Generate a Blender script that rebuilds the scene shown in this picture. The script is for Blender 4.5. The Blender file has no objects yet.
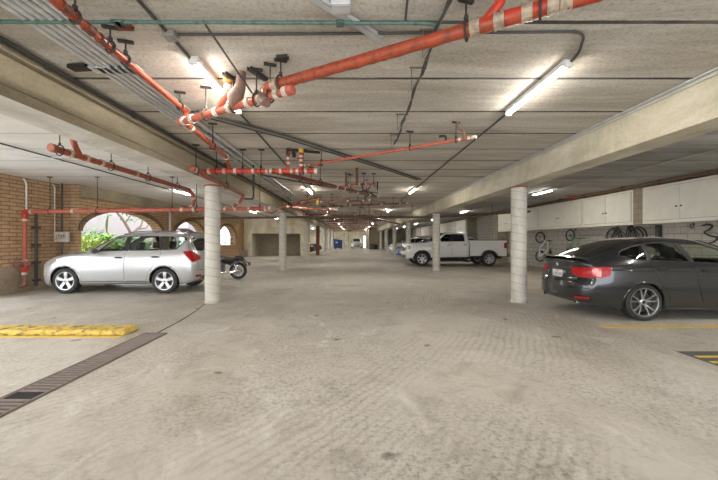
import bpy, bmesh, math, random
import numpy as np
from mathutils import Vector, Matrix
from mathutils.bvhtree import BVHTree

# ------------------------------------------------------------------ camera, world, exposure
scene = bpy.context.scene
EYE = 1.45
FOC = 336.0
cam_data = bpy.data.cameras.new('camera')
cam_data.sensor_width = 36.0
cam_data.lens = FOC / 718.0 * 36.0
cam_data.shift_x = 6.0 / 718.0
cam_data.shift_y = -0.5 / 718.0
cam_data.clip_end = 500
cam = bpy.data.objects.new('camera', cam_data)
cam.location = (0, 0, EYE)
cam.rotation_euler = (math.pi / 2, 0, 0)
scene.collection.objects.link(cam)
scene.camera = cam
scene.view_settings.view_transform = 'Standard'
scene.view_settings.look = 'None'
scene.view_settings.gamma = 1.0
scene.view_settings.use_curve_mapping = False
scene.view_settings.exposure = 1.96
scene.cycles.max_bounces = 14
scene.cycles.diffuse_bounces = 10
scene.cycles.use_denoising = True
scene.cycles.sample_clamp_indirect = 6.0

world = bpy.data.worlds.new('daylight')
scene.world = world
world.use_nodes = True
bgn = world.node_tree.nodes['Background']
bgn.inputs['Color'].default_value = (0.90, 0.95, 1.0, 1)
bgn.inputs['Strength'].default_value = 1.35
TUBE_POWER = 38.0

C = scene.collection
PI = math.pi
CEIL = 3.17
rnd = random.Random(7)

# ------------------------------------------------------------------ materials
MATS = {}
def new_mat(name):
    m = bpy.data.materials.new(name); m.use_nodes = True
    nt = m.node_tree
    return m, nt, nt.nodes['Principled BSDF']

def setp(p, **kw):
    names = {'rough': 'Roughness', 'metal': 'Metallic', 'spec': 'Specular IOR Level', 'coat': 'Coat Weight',
             'coatr': 'Coat Roughness'}
    for k, v in kw.items():
        p.inputs[names[k]].default_value = v

def ramp(nt, stops):
    r = nt.nodes.new('ShaderNodeValToRGB')
    e = r.color_ramp.elements
    while len(e) < len(stops): e.new(0.5)
    for i, (pos, col) in enumerate(stops):
        e[i].position = pos
        e[i].color = (*col, 1) if len(col) == 3 else col
    return r

def noise(nt, scale, detail=4, vec=None, rough=0.55, dist=0.0):
    n = nt.nodes.new('ShaderNodeTexNoise')
    n.inputs['Scale'].default_value = scale
    n.inputs['Detail'].default_value = detail
    n.inputs['Roughness'].default_value = rough
    n.inputs['Distortion'].default_value = dist
    if vec is not None: nt.links.new(vec, n.inputs['Vector'])
    return n

def coords(nt, scale=(1, 1, 1), rot=(0, 0, 0), loc=(0, 0, 0)):
    t = nt.nodes.new('ShaderNodeTexCoord')
    mp = nt.nodes.new('ShaderNodeMapping')
    mp.inputs['Scale'].default_value = scale
    mp.inputs['Rotation'].default_value = rot
    mp.inputs['Location'].default_value = loc
    nt.links.new(t.outputs['Object'], mp.inputs['Vector'])
    return mp.outputs['Vector']

def mixc(nt, mode, fac, a, b):
    m = nt.nodes.new('ShaderNodeMix'); m.data_type = 'RGBA'; m.blend_type = mode
    for sock, v in ((m.inputs['Factor'], fac), (m.inputs['A'], a), (m.inputs['B'], b)):
        if isinstance(v, (int, float)): sock.default_value = v
        elif isinstance(v, tuple): sock.default_value = (*v, 1)
        else: nt.links.new(v, sock)
    return m.outputs['Result']

def bump(nt, p, height, strength=0.3, dist=0.01):
    b = nt.nodes.new('ShaderNodeBump')
    b.inputs['Strength'].default_value = strength
    b.inputs['Distance'].default_value = dist
    nt.links.new(height, b.inputs['Height'])
    nt.links.new(b.outputs['Normal'], p.inputs['Normal'])

def simple(name, col, rough=0.5, metal=0.0, spec=0.5, coat=0.0, vary=0.12, vscale=9.0, bumpy=0.0):
    if name in MATS: return MATS[name]
    m, nt, p = new_mat(name)
    setp(p, rough=rough, metal=metal, spec=spec, coat=coat)
    n = noise(nt, vscale, 4, coords(nt))
    r = ramp(nt, [(0.3, tuple(c * (1 - vary) for c in col)), (0.7, tuple(min(1, c * (1 + vary)) for c in col))])
    nt.links.new(n.outputs['Fac'], r.inputs['Fac'])
    nt.links.new(r.outputs['Color'], p.inputs['Base Color'])
    if bumpy: bump(nt, p, noise(nt, vscale * 6, 4, coords(nt)).outputs['Fac'], bumpy, 0.01)
    MATS[name] = m
    return m

def mat_floor():
    m, nt, p = new_mat('worn_concrete_floor')
    setp(p, rough=0.62, spec=0.35)
    big = noise(nt, 0.32, 6, coords(nt, (1, 0.7, 1)), 0.62, 0.6)
    rb = ramp(nt, [(0.28, (0.43, 0.385, 0.325)), (0.48, (0.57, 0.53, 0.47)), (0.7, (0.67, 0.64, 0.59))])
    nt.links.new(big.outputs['Fac'], rb.inputs['Fac'])
    mid = noise(nt, 2.6, 9, coords(nt), 0.72, 0.9)
    rm = ramp(nt, [(0.3, (0.58, 0.555, 0.52)), (0.5, (0.93, 0.93, 0.92)), (0.72, (1.0, 1.0, 1.0))])
    nt.links.new(mid.outputs['Fac'], rm.inputs['Fac'])
    c1 = mixc(nt, 'MULTIPLY', 0.8, rb.outputs['Color'], rm.outputs['Color'])
    fine = noise(nt, 24, 8, coords(nt), 0.85)
    rf = ramp(nt, [(0.38, (0.40, 0.385, 0.365)), (0.50, (0.92, 0.92, 0.92)), (0.6, (1, 1, 1))])
    nt.links.new(fine.outputs['Fac'], rf.inputs['Fac'])
    patch = noise(nt, 0.55, 3, coords(nt, loc=(3, 1, 0)))
    rp = ramp(nt, [(0.36, (0.1, 0.1, 0.1)), (0.56, (1, 1, 1))])
    nt.links.new(patch.outputs['Fac'], rp.inputs['Fac'])
    c2 = mixc(nt, 'MULTIPLY', rp.outputs['Color'], c1, rf.outputs['Color'])
    # broom arcs
    wv = nt.nodes.new('ShaderNodeTexWave')
    wv.wave_type = 'RINGS'; wv.rings_direction = 'Z'
    wv.inputs['Scale'].default_value = 3.4
    wv.inputs['Distortion'].default_value = 4.0
    wv.inputs['Detail'].default_value = 4.0
    wv.inputs['Detail Scale'].default_value = 0.6
    nt.links.new(coords(nt, loc=(12, -12, 0)), wv.inputs['Vector'])
    rw = ramp(nt, [(0.05, (0.80, 0.79, 0.775)), (0.5, (1, 1, 1))])
    nt.links.new(wv.outputs['Color'], rw.inputs['Fac'])
    pm = noise(nt, 0.45, 4, coords(nt, loc=(-1.5, 6, 2)))
    rpm = ramp(nt, [(0.47, (0, 0, 0)), (0.66, (0.9, 0.9, 0.9))])
    nt.links.new(pm.outputs['Fac'], rpm.inputs['Fac'])
    c3 = mixc(nt, 'MULTIPLY', rpm.outputs['Color'], c2, rw.outputs['Color'])
    # pale scuffs
    sc = noise(nt, 1.4, 8, coords(nt, (1, 0.5, 1), loc=(9, 2, 0)), 0.75, 1.5)
    rs = ramp(nt, [(0.56, (0, 0, 0)), (0.72, (0.55, 0.55, 0.55))])
    nt.links.new(sc.outputs['Fac'], rs.inputs['Fac'])
    c4 = mixc(nt, 'MIX', rs.outputs['Color'], c3, (0.78, 0.765, 0.73))
    # oil spots
    vo = nt.nodes.new('ShaderNodeTexVoronoi'); vo.inputs["Scale"].default_value = 0.5; vo.voronoi_dimensions = '2D'
    nd = noise(nt, 6, 3, coords(nt))
    vv = mixc(nt, 'ADD', 0.12, coords(nt), nd.outputs['Color'])
    nt.links.new(vv, vo.inputs['Vector'])
    ro = ramp(nt, [(0.0, (0.25, 0.22, 0.19)), (0.018, (0.4, 0.37, 0.33)), (0.032, (1, 1, 1))])
    nt.links.new(vo.outputs['Distance'], ro.inputs['Fac'])
    c5 = mixc(nt, 'MULTIPLY', 0.8, c4, ro.outputs['Color'])
    nt.links.new(c5, p.inputs['Base Color'])
    rr = ramp(nt, [(0.3, (0.45, 0.45, 0.45)), (0.7, (0.72, 0.72, 0.72))])
    nt.links.new(mid.outputs['Fac'], rr.inputs['Fac'])
    nt.links.new(rr.outputs['Color'], p.inputs['Roughness'])
    h = mixc(nt, 'ADD', 0.6, fine.outputs['Fac'], c3)
    bump(nt, p, h, 0.35, 0.01)
    return m

def mat_concrete(name, dark, light, streak=(1, 1, 1), seam=None, speck=0.5, joint_dark=0.45, blotch=0.8):
    m, nt, p = new_mat(name)
    setp(p, rough=0.85, spec=0.25)
    n1 = noise(nt, 1.2, 8, coords(nt, streak), 0.68, 0.4)
    r1 = ramp(nt, [(0.3, dark), (0.68, light)])
    nt.links.new(n1.outputs['Fac'], r1.inputs['Fac'])
    n2 = noise(nt, 30, 5, coords(nt), 0.8)
    r2 = ramp(nt, [(0.33, (0.55, 0.53, 0.5)), (0.52, (1, 1, 1))])
    nt.links.new(n2.outputs['Fac'], r2.inputs['Fac'])
    col = mixc(nt, 'MULTIPLY', speck, r1.outputs['Color'], r2.outputs['Color'])
    n3 = noise(nt, 0.5, 5, coords(nt, (streak[0] * 1.5, streak[1] * 1.5, 1), loc=(4, 4, 4)), 0.7, 0.8)
    r3 = ramp(nt, [(0.36, (0.62, 0.59, 0.54)), (0.6, (1, 1, 1))])
    nt.links.new(n3.outputs['Fac'], r3.inputs['Fac'])
    col = mixc(nt, 'MULTIPLY', blotch, col, r3.outputs['Color'])
    if seam:
        y0, step, w = seam
        t = nt.nodes.new('ShaderNodeTexCoord'); sx = nt.nodes.new('ShaderNodeSeparateXYZ')
        nt.links.new(t.outputs['Object'], sx.inputs[0])
        def mt(op, a, b=None):
            q = nt.nodes.new('ShaderNodeMath'); q.operation = op
            for i, v in enumerate((a, b)):
                if v is None: continue
                if isinstance(v, (int, float)): q.inputs[i].default_value = v
                else: nt.links.new(v, q.inputs[i])
            return q.outputs[0]
        wob = noise(nt, 3.0, 5, coords(nt), 0.7)
        yy = mt('ADD', sx.outputs['Y'], mt('MULTIPLY', mt('SUBTRACT', wob.outputs['Fac'], 0.5), 0.02))
        f = mt('FRACT', mt('DIVIDE', mt('SUBTRACT', yy, y0 - w / 2), step))
        k = mt('LESS_THAN', f, w / step)
        n4 = noise(nt, 2.0, 4, coords(nt))
        kk = mt('MULTIPLY', k, mt('ADD', mt('MULTIPLY', n4.outputs['Fac'], 0.8), 0.5))
        col = mixc(nt, 'MIX', kk, col, tuple(c * joint_dark for c in dark))
    nt.links.new(col, p.inputs['Base Color'])
    bump(nt, p, n2.outputs['Fac'], 0.4, 0.008)
    return m

def mat_brick(name, c1, c2, mortar, w, h, mort=0.012, axis='YZ', bumpd=0.4, rough=0.85):
    m, nt, p = new_mat(name)
    setp(p, rough=rough, spec=0.2)
    t = nt.nodes.new('ShaderNodeTexCoord')
    s = nt.nodes.new('ShaderNodeSeparateXYZ'); nt.links.new(t.outputs['Object'], s.inputs[0])
    cb = nt.nodes.new('ShaderNodeCombineXYZ')
    add = nt.nodes.new('ShaderNodeMath'); add.operation = 'ADD'
    nt.links.new(s.outputs['X'], add.inputs[0]); nt.links.new(s.outputs['Y'], add.inputs[1])
    nt.links.new(add.outputs[0], cb.inputs['X']); nt.links.new(s.outputs['Z'], cb.inputs['Y'])
    b = nt.nodes.new('ShaderNodeTexBrick')
    b.inputs['Scale'].default_value = 1.0
    b.inputs['Brick Width'].default_value = w
    b.inputs['Row Height'].default_value = h
    b.inputs['Mortar Size'].default_value = mort
    b.inputs['Mortar Smooth'].default_value = 0.1
    b.inputs['Color1'].default_value = (*c1, 1); b.inputs['Color2'].default_value = (*c2, 1)
    b.inputs['Mortar'].default_value = (*mortar, 1)
    nt.links.new(cb.outputs[0], b.inputs['Vector'])
    n = noise(nt, 5, 6, coords(nt), 0.7)
    r = ramp(nt, [(0.3, (0.72, 0.70, 0.68)), (0.65, (1, 1, 1))])
    nt.links.new(n.outputs['Fac'], r.inputs['Fac'])
    col = mixc(nt, 'MULTIPLY', 0.9, b.outputs['Color'], r.outputs['Color'])
    nt.links.new(col, p.inputs['Base Color'])
    inv = nt.nodes.new('ShaderNodeMath'); inv.operation = 'SUBTRACT'; inv.inputs[0].default_value = 1.0
    nt.links.new(b.outputs['Fac'], inv.inputs[1])
    bump(nt, p, inv.outputs[0], bumpd, 0.012)
    return m

def mat_pipe(name, base, drip, rough=0.45, amount=0.5):
    m, nt, p = new_mat(name)
    setp(p, rough=rough, spec=0.5)
    n = noise(nt, 14, 6, coords(nt), 0.75)
    r = ramp(nt, [(amount - 0.12, drip), (amount + 0.02, base), (0.8, tuple(min(1, c * 1.2) for c in base))])
    nt.links.new(n.outputs['Fac'], r.inputs['Fac'])
    nt.links.new(r.outputs['Color'], p.inputs['Base Color'])
    bump(nt, p, n.outputs['Fac'], 0.3, 0.004)
    return m

def mat_emit(name, col, s):
    m = bpy.data.materials.new(name); m.use_nodes = True
    nt = m.node_tree; nt.nodes.clear()
    e = nt.nodes.new('ShaderNodeEmission'); o = nt.nodes.new('ShaderNodeOutputMaterial')
    e.inputs[0].default_value = (*col, 1); e.inputs[1].default_value = s
    nt.links.new(e.outputs[0], o.inputs[0])
    return m

def mat_glass(name, tint, gloss=1.0):
    m = bpy.data.materials.new(name); m.use_nodes = True
    nt = m.node_tree; nt.nodes.clear()
    o = nt.nodes.new('ShaderNodeOutputMaterial')
    tr = nt.nodes.new('ShaderNodeBsdfTransparent'); tr.inputs[0].default_value = (*tint, 1)
    gl = nt.nodes.new('ShaderNodeBsdfGlossy'); gl.inputs['Roughness'].default_value = 0.02
    fr = nt.nodes.new('ShaderNodeFresnel'); fr.inputs[0].default_value = 1.5
    mx = nt.nodes.new('ShaderNodeMixShader')
    ge = nt.nodes.new('ShaderNodeNewGeometry'); iv = nt.nodes.new('ShaderNodeMath'); iv.operation = 'SUBTRACT'; iv.inputs[0].default_value = 1.0; nt.links.new(ge.outputs['Backfacing'], iv.inputs[1])
    ml = nt.nodes.new('ShaderNodeMath'); ml.operation = 'MULTIPLY'; nt.links.new(iv.outputs[0], ml.inputs[0]); nt.links.new(fr.outputs[0], ml.inputs[1])
    nt.links.new(ml.outputs[0], mx.inputs[0]); nt.links.new(tr.outputs[0], mx.inputs[1]); nt.links.new(gl.outputs[0], mx.inputs[2])
    nt.links.new(mx.outputs[0], o.inputs[0])
    return m

def mat_leaf(name, a, b):
    m, nt, p = new_mat(name)
    setp(p, rough=0.5, spec=0.4)
    n = noise(nt, 6, 3, coords(nt))
    r = ramp(nt, [(0.35, a), (0.65, b)])
    nt.links.new(n.outputs['Fac'], r.inputs['Fac'])
    nt.links.new(r.outputs['Color'], p.inputs['Base Color'])
    p.inputs['Subsurface Weight'].default_value = 0.0
    return m

def mat_ringed(name, col, pitch=0.19, dark=0.6):
    # painted concrete column with the slanting seams of a spiral form tube
    m, nt, p = new_mat(name)
    setp(p, rough=0.6, spec=0.35)
    t = nt.nodes.new('ShaderNodeTexCoord'); s = nt.nodes.new('ShaderNodeSeparateXYZ'); nt.links.new(t.outputs['Object'], s.inputs[0])
    def mt(op, a, b=None):
        q = nt.nodes.new('ShaderNodeMath'); q.operation = op
        for i, v in enumerate((a, b)):
            if v is None: continue
            if isinstance(v, (int, float)): q.inputs[i].default_value = v
            else: nt.links.new(v, q.inputs[i])
        return q.outputs[0]
    ang = mt('ARCTAN2', s.outputs['Y'], s.outputs['X'])
    z = mt('ADD', s.outputs['Z'], mt('MULTIPLY', ang, pitch / (2 * PI)))
    f = mt('FRACT', mt('DIVIDE', z, pitch))
    k = mt('LESS_THAN', f, 0.075)
    n = noise(nt, 4, 6, coords(nt), 0.7)
    r = ramp(nt, [(0.32, tuple(c * 0.8 for c in col)), (0.6, col)])
    nt.links.new(n.outputs['Fac'], r.inputs['Fac'])
    c = mixc(nt, 'MIX', k, r.outputs['Color'], tuple(x * dark for x in col))
    nt.links.new(c, p.inputs['Base Color'])
    bump(nt, p, mt('SUBTRACT', 1.0, k), 0.5, 0.01)
    return m

M_floor = mat_floor()
M_ceil = mat_concrete('form_marked_ceiling_concrete', (0.52, 0.485, 0.435), (0.74, 0.705, 0.65), (0.35, 2.2, 1), (2.66, 0.93, 0.045), 0.8, 0.10)
M_ceil_white = mat_concrete('white_painted_ceiling', (0.78, 0.775, 0.76), (0.90, 0.895, 0.885), (0.4, 1.6, 1), (2.66, 0.93, 0.05), 0.12, 0.72, 0.25)
M_ceil_shade = mat_concrete('shade_toned_ceiling_concrete', (0.36, 0.35, 0.33), (0.54, 0.53, 0.51), (0.35, 2.2, 1), (2.66, 0.93, 0.035), 0.4, 0.6)  # right bay's shade is put into this darker concrete colour
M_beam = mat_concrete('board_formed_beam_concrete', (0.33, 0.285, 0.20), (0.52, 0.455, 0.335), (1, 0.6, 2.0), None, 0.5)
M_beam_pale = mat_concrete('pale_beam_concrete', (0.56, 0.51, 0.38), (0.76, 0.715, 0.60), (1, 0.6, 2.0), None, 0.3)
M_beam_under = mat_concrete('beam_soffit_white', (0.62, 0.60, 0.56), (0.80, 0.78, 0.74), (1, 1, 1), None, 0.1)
M_brick = mat_brick('tan_slump_brick', (0.64, 0.43, 0.26), (0.52, 0.34, 0.20), (0.24, 0.17, 0.105), 0.41, 0.102)
M_ring = mat_brick('arch_ring_brick', (0.30, 0.20, 0.12), (0.24, 0.165, 0.10), (0.12, 0.09, 0.06), 0.1, 0.41)
M_block = mat_brick('painted_block_wall', (0.62, 0.585, 0.52), (0.56, 0.53, 0.47), (0.33, 0.31, 0.27), 0.405, 0.203, 0.010)
M_tanblock = mat_brick('tan_block_wall', (0.42, 0.36, 0.26), (0.38, 0.33, 0.24), (0.26, 0.23, 0.17), 0.405, 0.203, 0.010)
M_cream = mat_concrete('cream_painted_wall', (0.68, 0.63, 0.49), (0.80, 0.75, 0.61), (1, 1, 1), None, 0.1)
M_whitewall = mat_concrete('white_painted_wall', (0.74, 0.72, 0.66), (0.84, 0.82, 0.77), (1, 1, 1), None, 0.1)
M_column = mat_ringed('white_painted_column', (0.60, 0.565, 0.49))
M_column_red = mat_ringed('oxide_red_column', (0.26, 0.085, 0.05))
M_red = mat_pipe('bright_red_pipe', (0.50, 0.038, 0.014), (0.33, 0.035, 0.018))
M_orange = mat_pipe('orange_red_pipe', (0.36, 0.058, 0.020), (0.18, 0.04, 0.02))
M_salmon = mat_pipe('faded_salmon_pipe', (0.45, 0.10, 0.058), (0.27, 0.07, 0.045))
M_rust = mat_pipe('rusty_brown_pipe', (0.20, 0.052, 0.032), (0.10, 0.045, 0.03))
M_brownpipe = mat_pipe('brown_drain_pipe', (0.15, 0.085, 0.05), (0.10, 0.06, 0.04))
M_coupling = mat_pipe('white_grey_coupling', (0.60, 0.54, 0.45), (0.34, 0.29, 0.23))
M_iron = mat_pipe('rusty_cast_fitting', (0.20, 0.115, 0.085), (0.12, 0.08, 0.06), 0.7)
M_hanger = simple('dark_hanger_iron', (0.045, 0.04, 0.035), 0.7, 0.3)
M_hanger_tan = simple('dusty_hanger_iron', (0.22, 0.18, 0.13), 0.7, 0.3)
M_galv = simple('galvanised_conduit', (0.60, 0.61, 0.62), 0.42, 0.35)
M_darkconduit = simple('dark_conduit', (0.085, 0.082, 0.075), 0.6, 0.3)
M_greyconduit = simple('dusty_grey_conduit', (0.28, 0.27, 0.245), 0.6, 0.2)
M_green = mat_pipe('verdigris_pipe', (0.08, 0.17, 0.14), (0.05, 0.07, 0.065))
M_yellow = simple('yellow_paint', (0.72, 0.50, 0.045), 0.6, vary=0.15)
M_offwhite = simple('cream_paint_cabinet', (0.86, 0.82, 0.72), 0.55, vary=0.05, vscale=3)
M_black = simple('black_plastic', (0.02, 0.02, 0.02), 0.45)
M_rubber = simple('tyre_rubber', (0.028, 0.027, 0.026), 0.75)
M_steel = simple('brushed_steel', (0.6, 0.6, 0.6), 0.3, 0.9)
M_alloy = simple('silver_alloy', (0.68, 0.68, 0.69), 0.28, 0.75, vary=0.03)
M_alloy_dark = simple('smoked_alloy', (0.28, 0.28, 0.29), 0.3, 0.8, vary=0.03)
M_chrome = simple('chrome', (0.82, 0.82, 0.83), 0.08, 1.0, vary=0.02)
M_seam = simple('panel_gap', (0.012, 0.012, 0.012), 0.8)
M_seat = simple('dark_seat_fabric', (0.05, 0.048, 0.045), 0.85)
M_white = simple('white_plastic', (0.78, 0.78, 0.76), 0.4, vary=0.04)
M_tube = mat_emit('fluorescent_tube_glow', (1.0, 0.95, 0.86), TUBE_POWER)

# ------------------------------------------------------------------ object helpers
def obj(name, bm, mat, parent=None, smooth=False, loc=None, sharp=None):
    if isinstance(bm, bmesh.types.BMesh):
        bmesh.ops.recalc_face_normals(bm, faces=bm.faces)
        if smooth:
            for f in bm.faces: f.smooth = True
            for e in bm.edges:
                if len(e.link_faces) == 2 and e.calc_face_angle(0) > (sharp or 0.6): e.smooth = False
        me = bpy.data.meshes.new(name); bm.to_mesh(me); bm.free()
        me.materials.append(mat)
    else:
        me = bm
    o = bpy.data.objects.new(name, me); C.objects.link(o)
    if parent: o.parent = parent
    if loc: o.location = loc
    return o

def tag(o, label=None, cat=None, group=None, kind=None):
    if label: o['label'] = label
    if cat: o['category'] = cat
    if group: o['group'] = group
    if kind: o['kind'] = kind
    return o

def thing(name, label, cat, loc=(0, 0, 0), rotz=0.0, group=None):
    o = bpy.data.objects.new(name, None); C.objects.link(o)
    o.location = loc; o.rotation_euler = (0, 0, rotz); o.empty_display_size = 0.1
    return tag(o, label, cat, group)

def dup(root, loc, rotz=None, label=None, group=None):
    def cp(o, par):
        c = o.copy(); C.objects.link(c)
        if par: c.parent = par
        for ch in list(o.children): cp(ch, c)
        return c
    r = cp(root, None); r.location = loc
    if rotz is not None: r.rotation_euler = (0, 0, rotz)
    if label: r['label'] = label
    if group: r['group'] = group
    return r

def B(): return bmesh.new()

def box(bm, x0, x1, y0, y1, z0, z1, bev=0.0, mtx=None):
    r = bmesh.ops.create_cube(bm, size=1.0)
    vs = r['verts']
    for v in vs:
        v.co = Vector((x0 + (v.co.x + .5) * (x1 - x0), y0 + (v.co.y + .5) * (y1 - y0), z0 + (v.co.z + .5) * (z1 - z0)))
    if bev:
        es = list({e for v in vs for e in v.link_edges})
        rr = bmesh.ops.bevel(bm, geom=es, offset=bev, segments=2, affect='EDGES', profile=0.6)
        vs = list({v for f in rr['faces'] for v in f.verts} | {v for v in vs if v.is_valid})
    if mtx is not None:
        bmesh.ops.transform(bm, matrix=mtx, verts=vs)
    return bm

def fillet(pts, r, n=5):
    pts = [Vector(p) for p in pts]
    out = [pts[0]]
    for i in range(1, len(pts) - 1):
        a, b, c = pts[i - 1], pts[i], pts[i + 1]
        u = (a - b); v = (c - b)
        ru = min(r, u.length * 0.45, v.length * 0.45)
        if ru < 1e-4 or u.angle(v) > PI - 0.05:
            out.append(b); continue
        p0 = b + u.normalized() * ru; p1 = b + v.normalized() * ru
        for k in range(n + 1):
            t = k / n
            out.append((1 - t) ** 2 * p0 + 2 * t * (1 - t) * b + t * t * p1)
    out.append(pts[-1])
    return out

def tube(bm, pts, r, seg=10, bend=0.0, cap=True, radii=None, closed=False, rag=0.0, step=None):
    pts = fillet(pts, bend) if bend else [Vector(p) for p in pts]
    if step:
        q = [pts[0]]
        for a, b in zip(pts, pts[1:]):
            n = max(1, int((b - a).length / step))
            q += [a.lerp(b, (k + 1) / n) for k in range(n)]
        pts = q
    n = len(pts)
    rings = []
    prev = None
    for i, p in enumerate(pts):
        if closed: d = (pts[(i + 1) % n] - pts[i - 1])
        elif i == 0: d = pts[1] - pts[0]
        elif i == n - 1: d = pts[-1] - pts[-2]
        else: d = (pts[i + 1] - p).normalized() + (p - pts[i - 1]).normalized()
        d = d.normalized()
        if prev is None:
            up = Vector((0, 0, 1)) if abs(d.z) < 0.9 else Vector((1, 0, 0))
            a = d.cross(up).normalized()
        else:
            a = (prev - d * prev.dot(d)).normalized()
        b = a.cross(d)
        prev = a
        rad = radii[i] if radii else r
        ring = []
        for k in range(seg):
            t = 2 * PI * k / seg
            v = a * math.cos(t) + b * math.sin(t)
            rr = rad
            if rag and v.z < -0.55: rr = rad * (1 + rag * max(0, rnd.gauss(0.2, 1.0)))
            ring.append(bm.verts.new(p + v * rr))
        rings.append(ring)
    m = n if closed else n - 1
    for i in range(m):
        r0, r1 = rings[i], rings[(i + 1) % n]
        for k in range(seg):
            bm.faces.new((r0[k], r0[(k + 1) % seg], r1[(k + 1) % seg], r1[k]))
    if cap and not closed:
        bm.faces.new(rings[0][::-1]); bm.faces.new(rings[-1])
    return bm

def lathe(bm, prof, seg=24, center=(0, 0, 0), axis='Z', closed=True):
    # prof: list of (r, h) ; axis gives the direction of h
    c = Vector(center); rings = []
    for r, h in prof:
        ring = []
        for k in range(seg):
            t = 2 * PI * k / seg
            x, y = r * math.cos(t), r * math.sin(t)
            v = {'Z': Vector((x, y, h)), 'Y': Vector((x, h, y)), 'X': Vector((h, x, y))}[axis]
            ring.append(bm.verts.new(c + v))
        rings.append(ring)
    for a, b in zip(rings, rings[1:]):
        for k in range(seg):
            bm.faces.new((a[k], a[(k + 1) % seg], b[(k + 1) % seg], b[k]))
    if closed:
        bm.faces.new(rings[0][::-1]); bm.faces.new(rings[-1])
    return bm

def loop_pts(c, r, ax='Y', n=20, a0=0, a1=2 * PI):
    c = Vector(c); out = []
    for k in range(n):
        t = a0 + (a1 - a0) * k / n
        x, y = r * math.cos(t), r * math.sin(t)
        out.append(c + {'Z': Vector((x, y, 0)), 'Y': Vector((x, 0, y)), 'X': Vector((0, x, y))}[ax])
    return out

def struct(name, bm, mat, smooth=False, label=None):
    o = obj(name, bm, mat, smooth=smooth); o['kind'] = 'structure'
    if label: o['label'] = label
    return o

# ------------------------------------------------------------------ room shell
YB, YF = -5.0, 60.0  # no wall behind the camera; that end is left open for daylight
struct('floor', box(B(), -10.5, 10.0, YB, YF + .2, -0.2, 0.0), M_floor)
struct('ceiling', box(B(), -3.10, 3.66, YB, YF + .2, CEIL, CEIL + 0.25), M_ceil)
struct('ceiling_left', box(B(), -10.5, -3.10, YB, YF + .2, CEIL, CEIL + 0.25), M_ceil_white)
struct('ceiling_right', box(B(), 3.66, 10.0, YB, YF + .2, CEIL, CEIL + 0.25), M_ceil_shade)

# left beam: face with a projecting upper lip and a lower board line
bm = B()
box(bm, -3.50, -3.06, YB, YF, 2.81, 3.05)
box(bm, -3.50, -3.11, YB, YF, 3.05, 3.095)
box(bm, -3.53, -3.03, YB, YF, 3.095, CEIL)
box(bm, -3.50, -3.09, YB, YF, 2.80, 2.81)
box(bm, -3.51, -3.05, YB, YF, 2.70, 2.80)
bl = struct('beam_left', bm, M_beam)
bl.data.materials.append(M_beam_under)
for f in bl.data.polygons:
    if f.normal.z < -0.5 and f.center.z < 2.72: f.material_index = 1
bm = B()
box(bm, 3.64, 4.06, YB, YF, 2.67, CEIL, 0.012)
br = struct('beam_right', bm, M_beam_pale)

# left brick wall, pier, arcade
def arch_wall(y_start, y_end, arches, x0, x1):
    """wall in the YZ plane with arched openings: (ya, yb, sill, spring, top)"""
    bm = B()
    ys = [y_start]; cur = y_start
    for (ya, yb, sill, spring, top) in arches:
        if ya > cur + 1e-3: box(bm, x0, x1, cur, ya, 0, CEIL)
        if sill > 0: box(bm, x0, x1, ya, yb, 0, sill)
        n = 18
        cy, hw = (ya + yb) / 2, (yb - ya) / 2
        arc = [(cy - hw * math.cos(PI * k / n), spring + (top - spring) * math.sin(PI * k / n)) for k in range(n + 1)]
        for (a, za), (b, zb_) in zip(arc, arc[1:]):
            vs = []
            for x in (x0, x1):
                vs.append([bm.verts.new((x, a, za)), bm.verts.new((x, b, zb_)), bm.verts.new((x, b, CEIL)), bm.verts.new((x, a, CEIL))])
            p, q = vs
            bm.faces.new(p); bm.faces.new(q[::-1])
            bm.faces.new((p[0], p[1], q[1], q[0]))
        cur = yb
    if cur < y_end: box(bm, x0, x1, cur, y_end, 0, CEIL)
    return bm
ARCH = [(10.63, 15.1, 0.75, 1.72, 2.48), (16.05, 19.5, 0.9, 1.45, 2.40), (21.4, 24.6, 1.07, 1.50, 2.40)]
bm = arch_wall(YB, 10.6, [(-4.5, -0.3, 0, 2.1, 2.9), (0.1, 3.9, 0, 2.1, 2.9), (4.3, 8.1, 0, 2.1, 2.9)], -9.45, -9.15)  # out-of-view openings added to let daylight into the left bay
struct('wall_left', bm, M_brick)
bm = arch_wall(10.6, 25.3, ARCH, -9.0, -8.6)
struct('wall_arcade', bm, M_brick)
m_plinth = mat_concrete('stained_plinth', (.34, .27, .19), (.55, .46, .36), (1, 1, 1), None, .6)
struct('baseboard_left', box(B(), -9.15, -9.12, 8.1, 10.58, 0, .72), m_plinth)
struct('wall_pier', box(B(), -9.15, -8.59, 10.50, 10.62, 0, CEIL), M_brick)
struct('trim_header', box(B(), -9.0, -8.50, 10.62, 25.3, 2.79, CEIL - .001), M_beam)
# projecting brick rings round the arches
def arch_ring(ya, yb, sill, spring, top, wd=0.16):
    bm = B(); n = 20
    cy, hw = (ya + yb) / 2, (yb - ya) / 2
    prev = None
    for k in range(n + 1):
        t = PI * k / n
        i_ = (cy - hw * math.cos(t), spring + (top - spring) * math.sin(t))
        o_ = (cy - (hw + wd) * math.cos(t), spring + (top - spring + wd) * math.sin(t))
        q = [bm.verts.new((x, *p)) for x in (-8.60, -8.54) for p in (i_, o_)]
        if prev:
            a, b = prev, q
            for f in ((0, 1), (1, 3), (3, 2), (2, 0)):
                bm.faces.new((a[f[0]], a[f[1]], b[f[1]], b[f[0]]))
        else: bm.faces.new((q[0], q[1], q[3], q[2]))
        prev = q
    bm.faces.new((prev[0], prev[1], prev[3], prev[2]))
    return bm
for i, a in enumerate(ARCH):
    struct('trim_arch', arch_ring(*a), M_ring)
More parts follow.
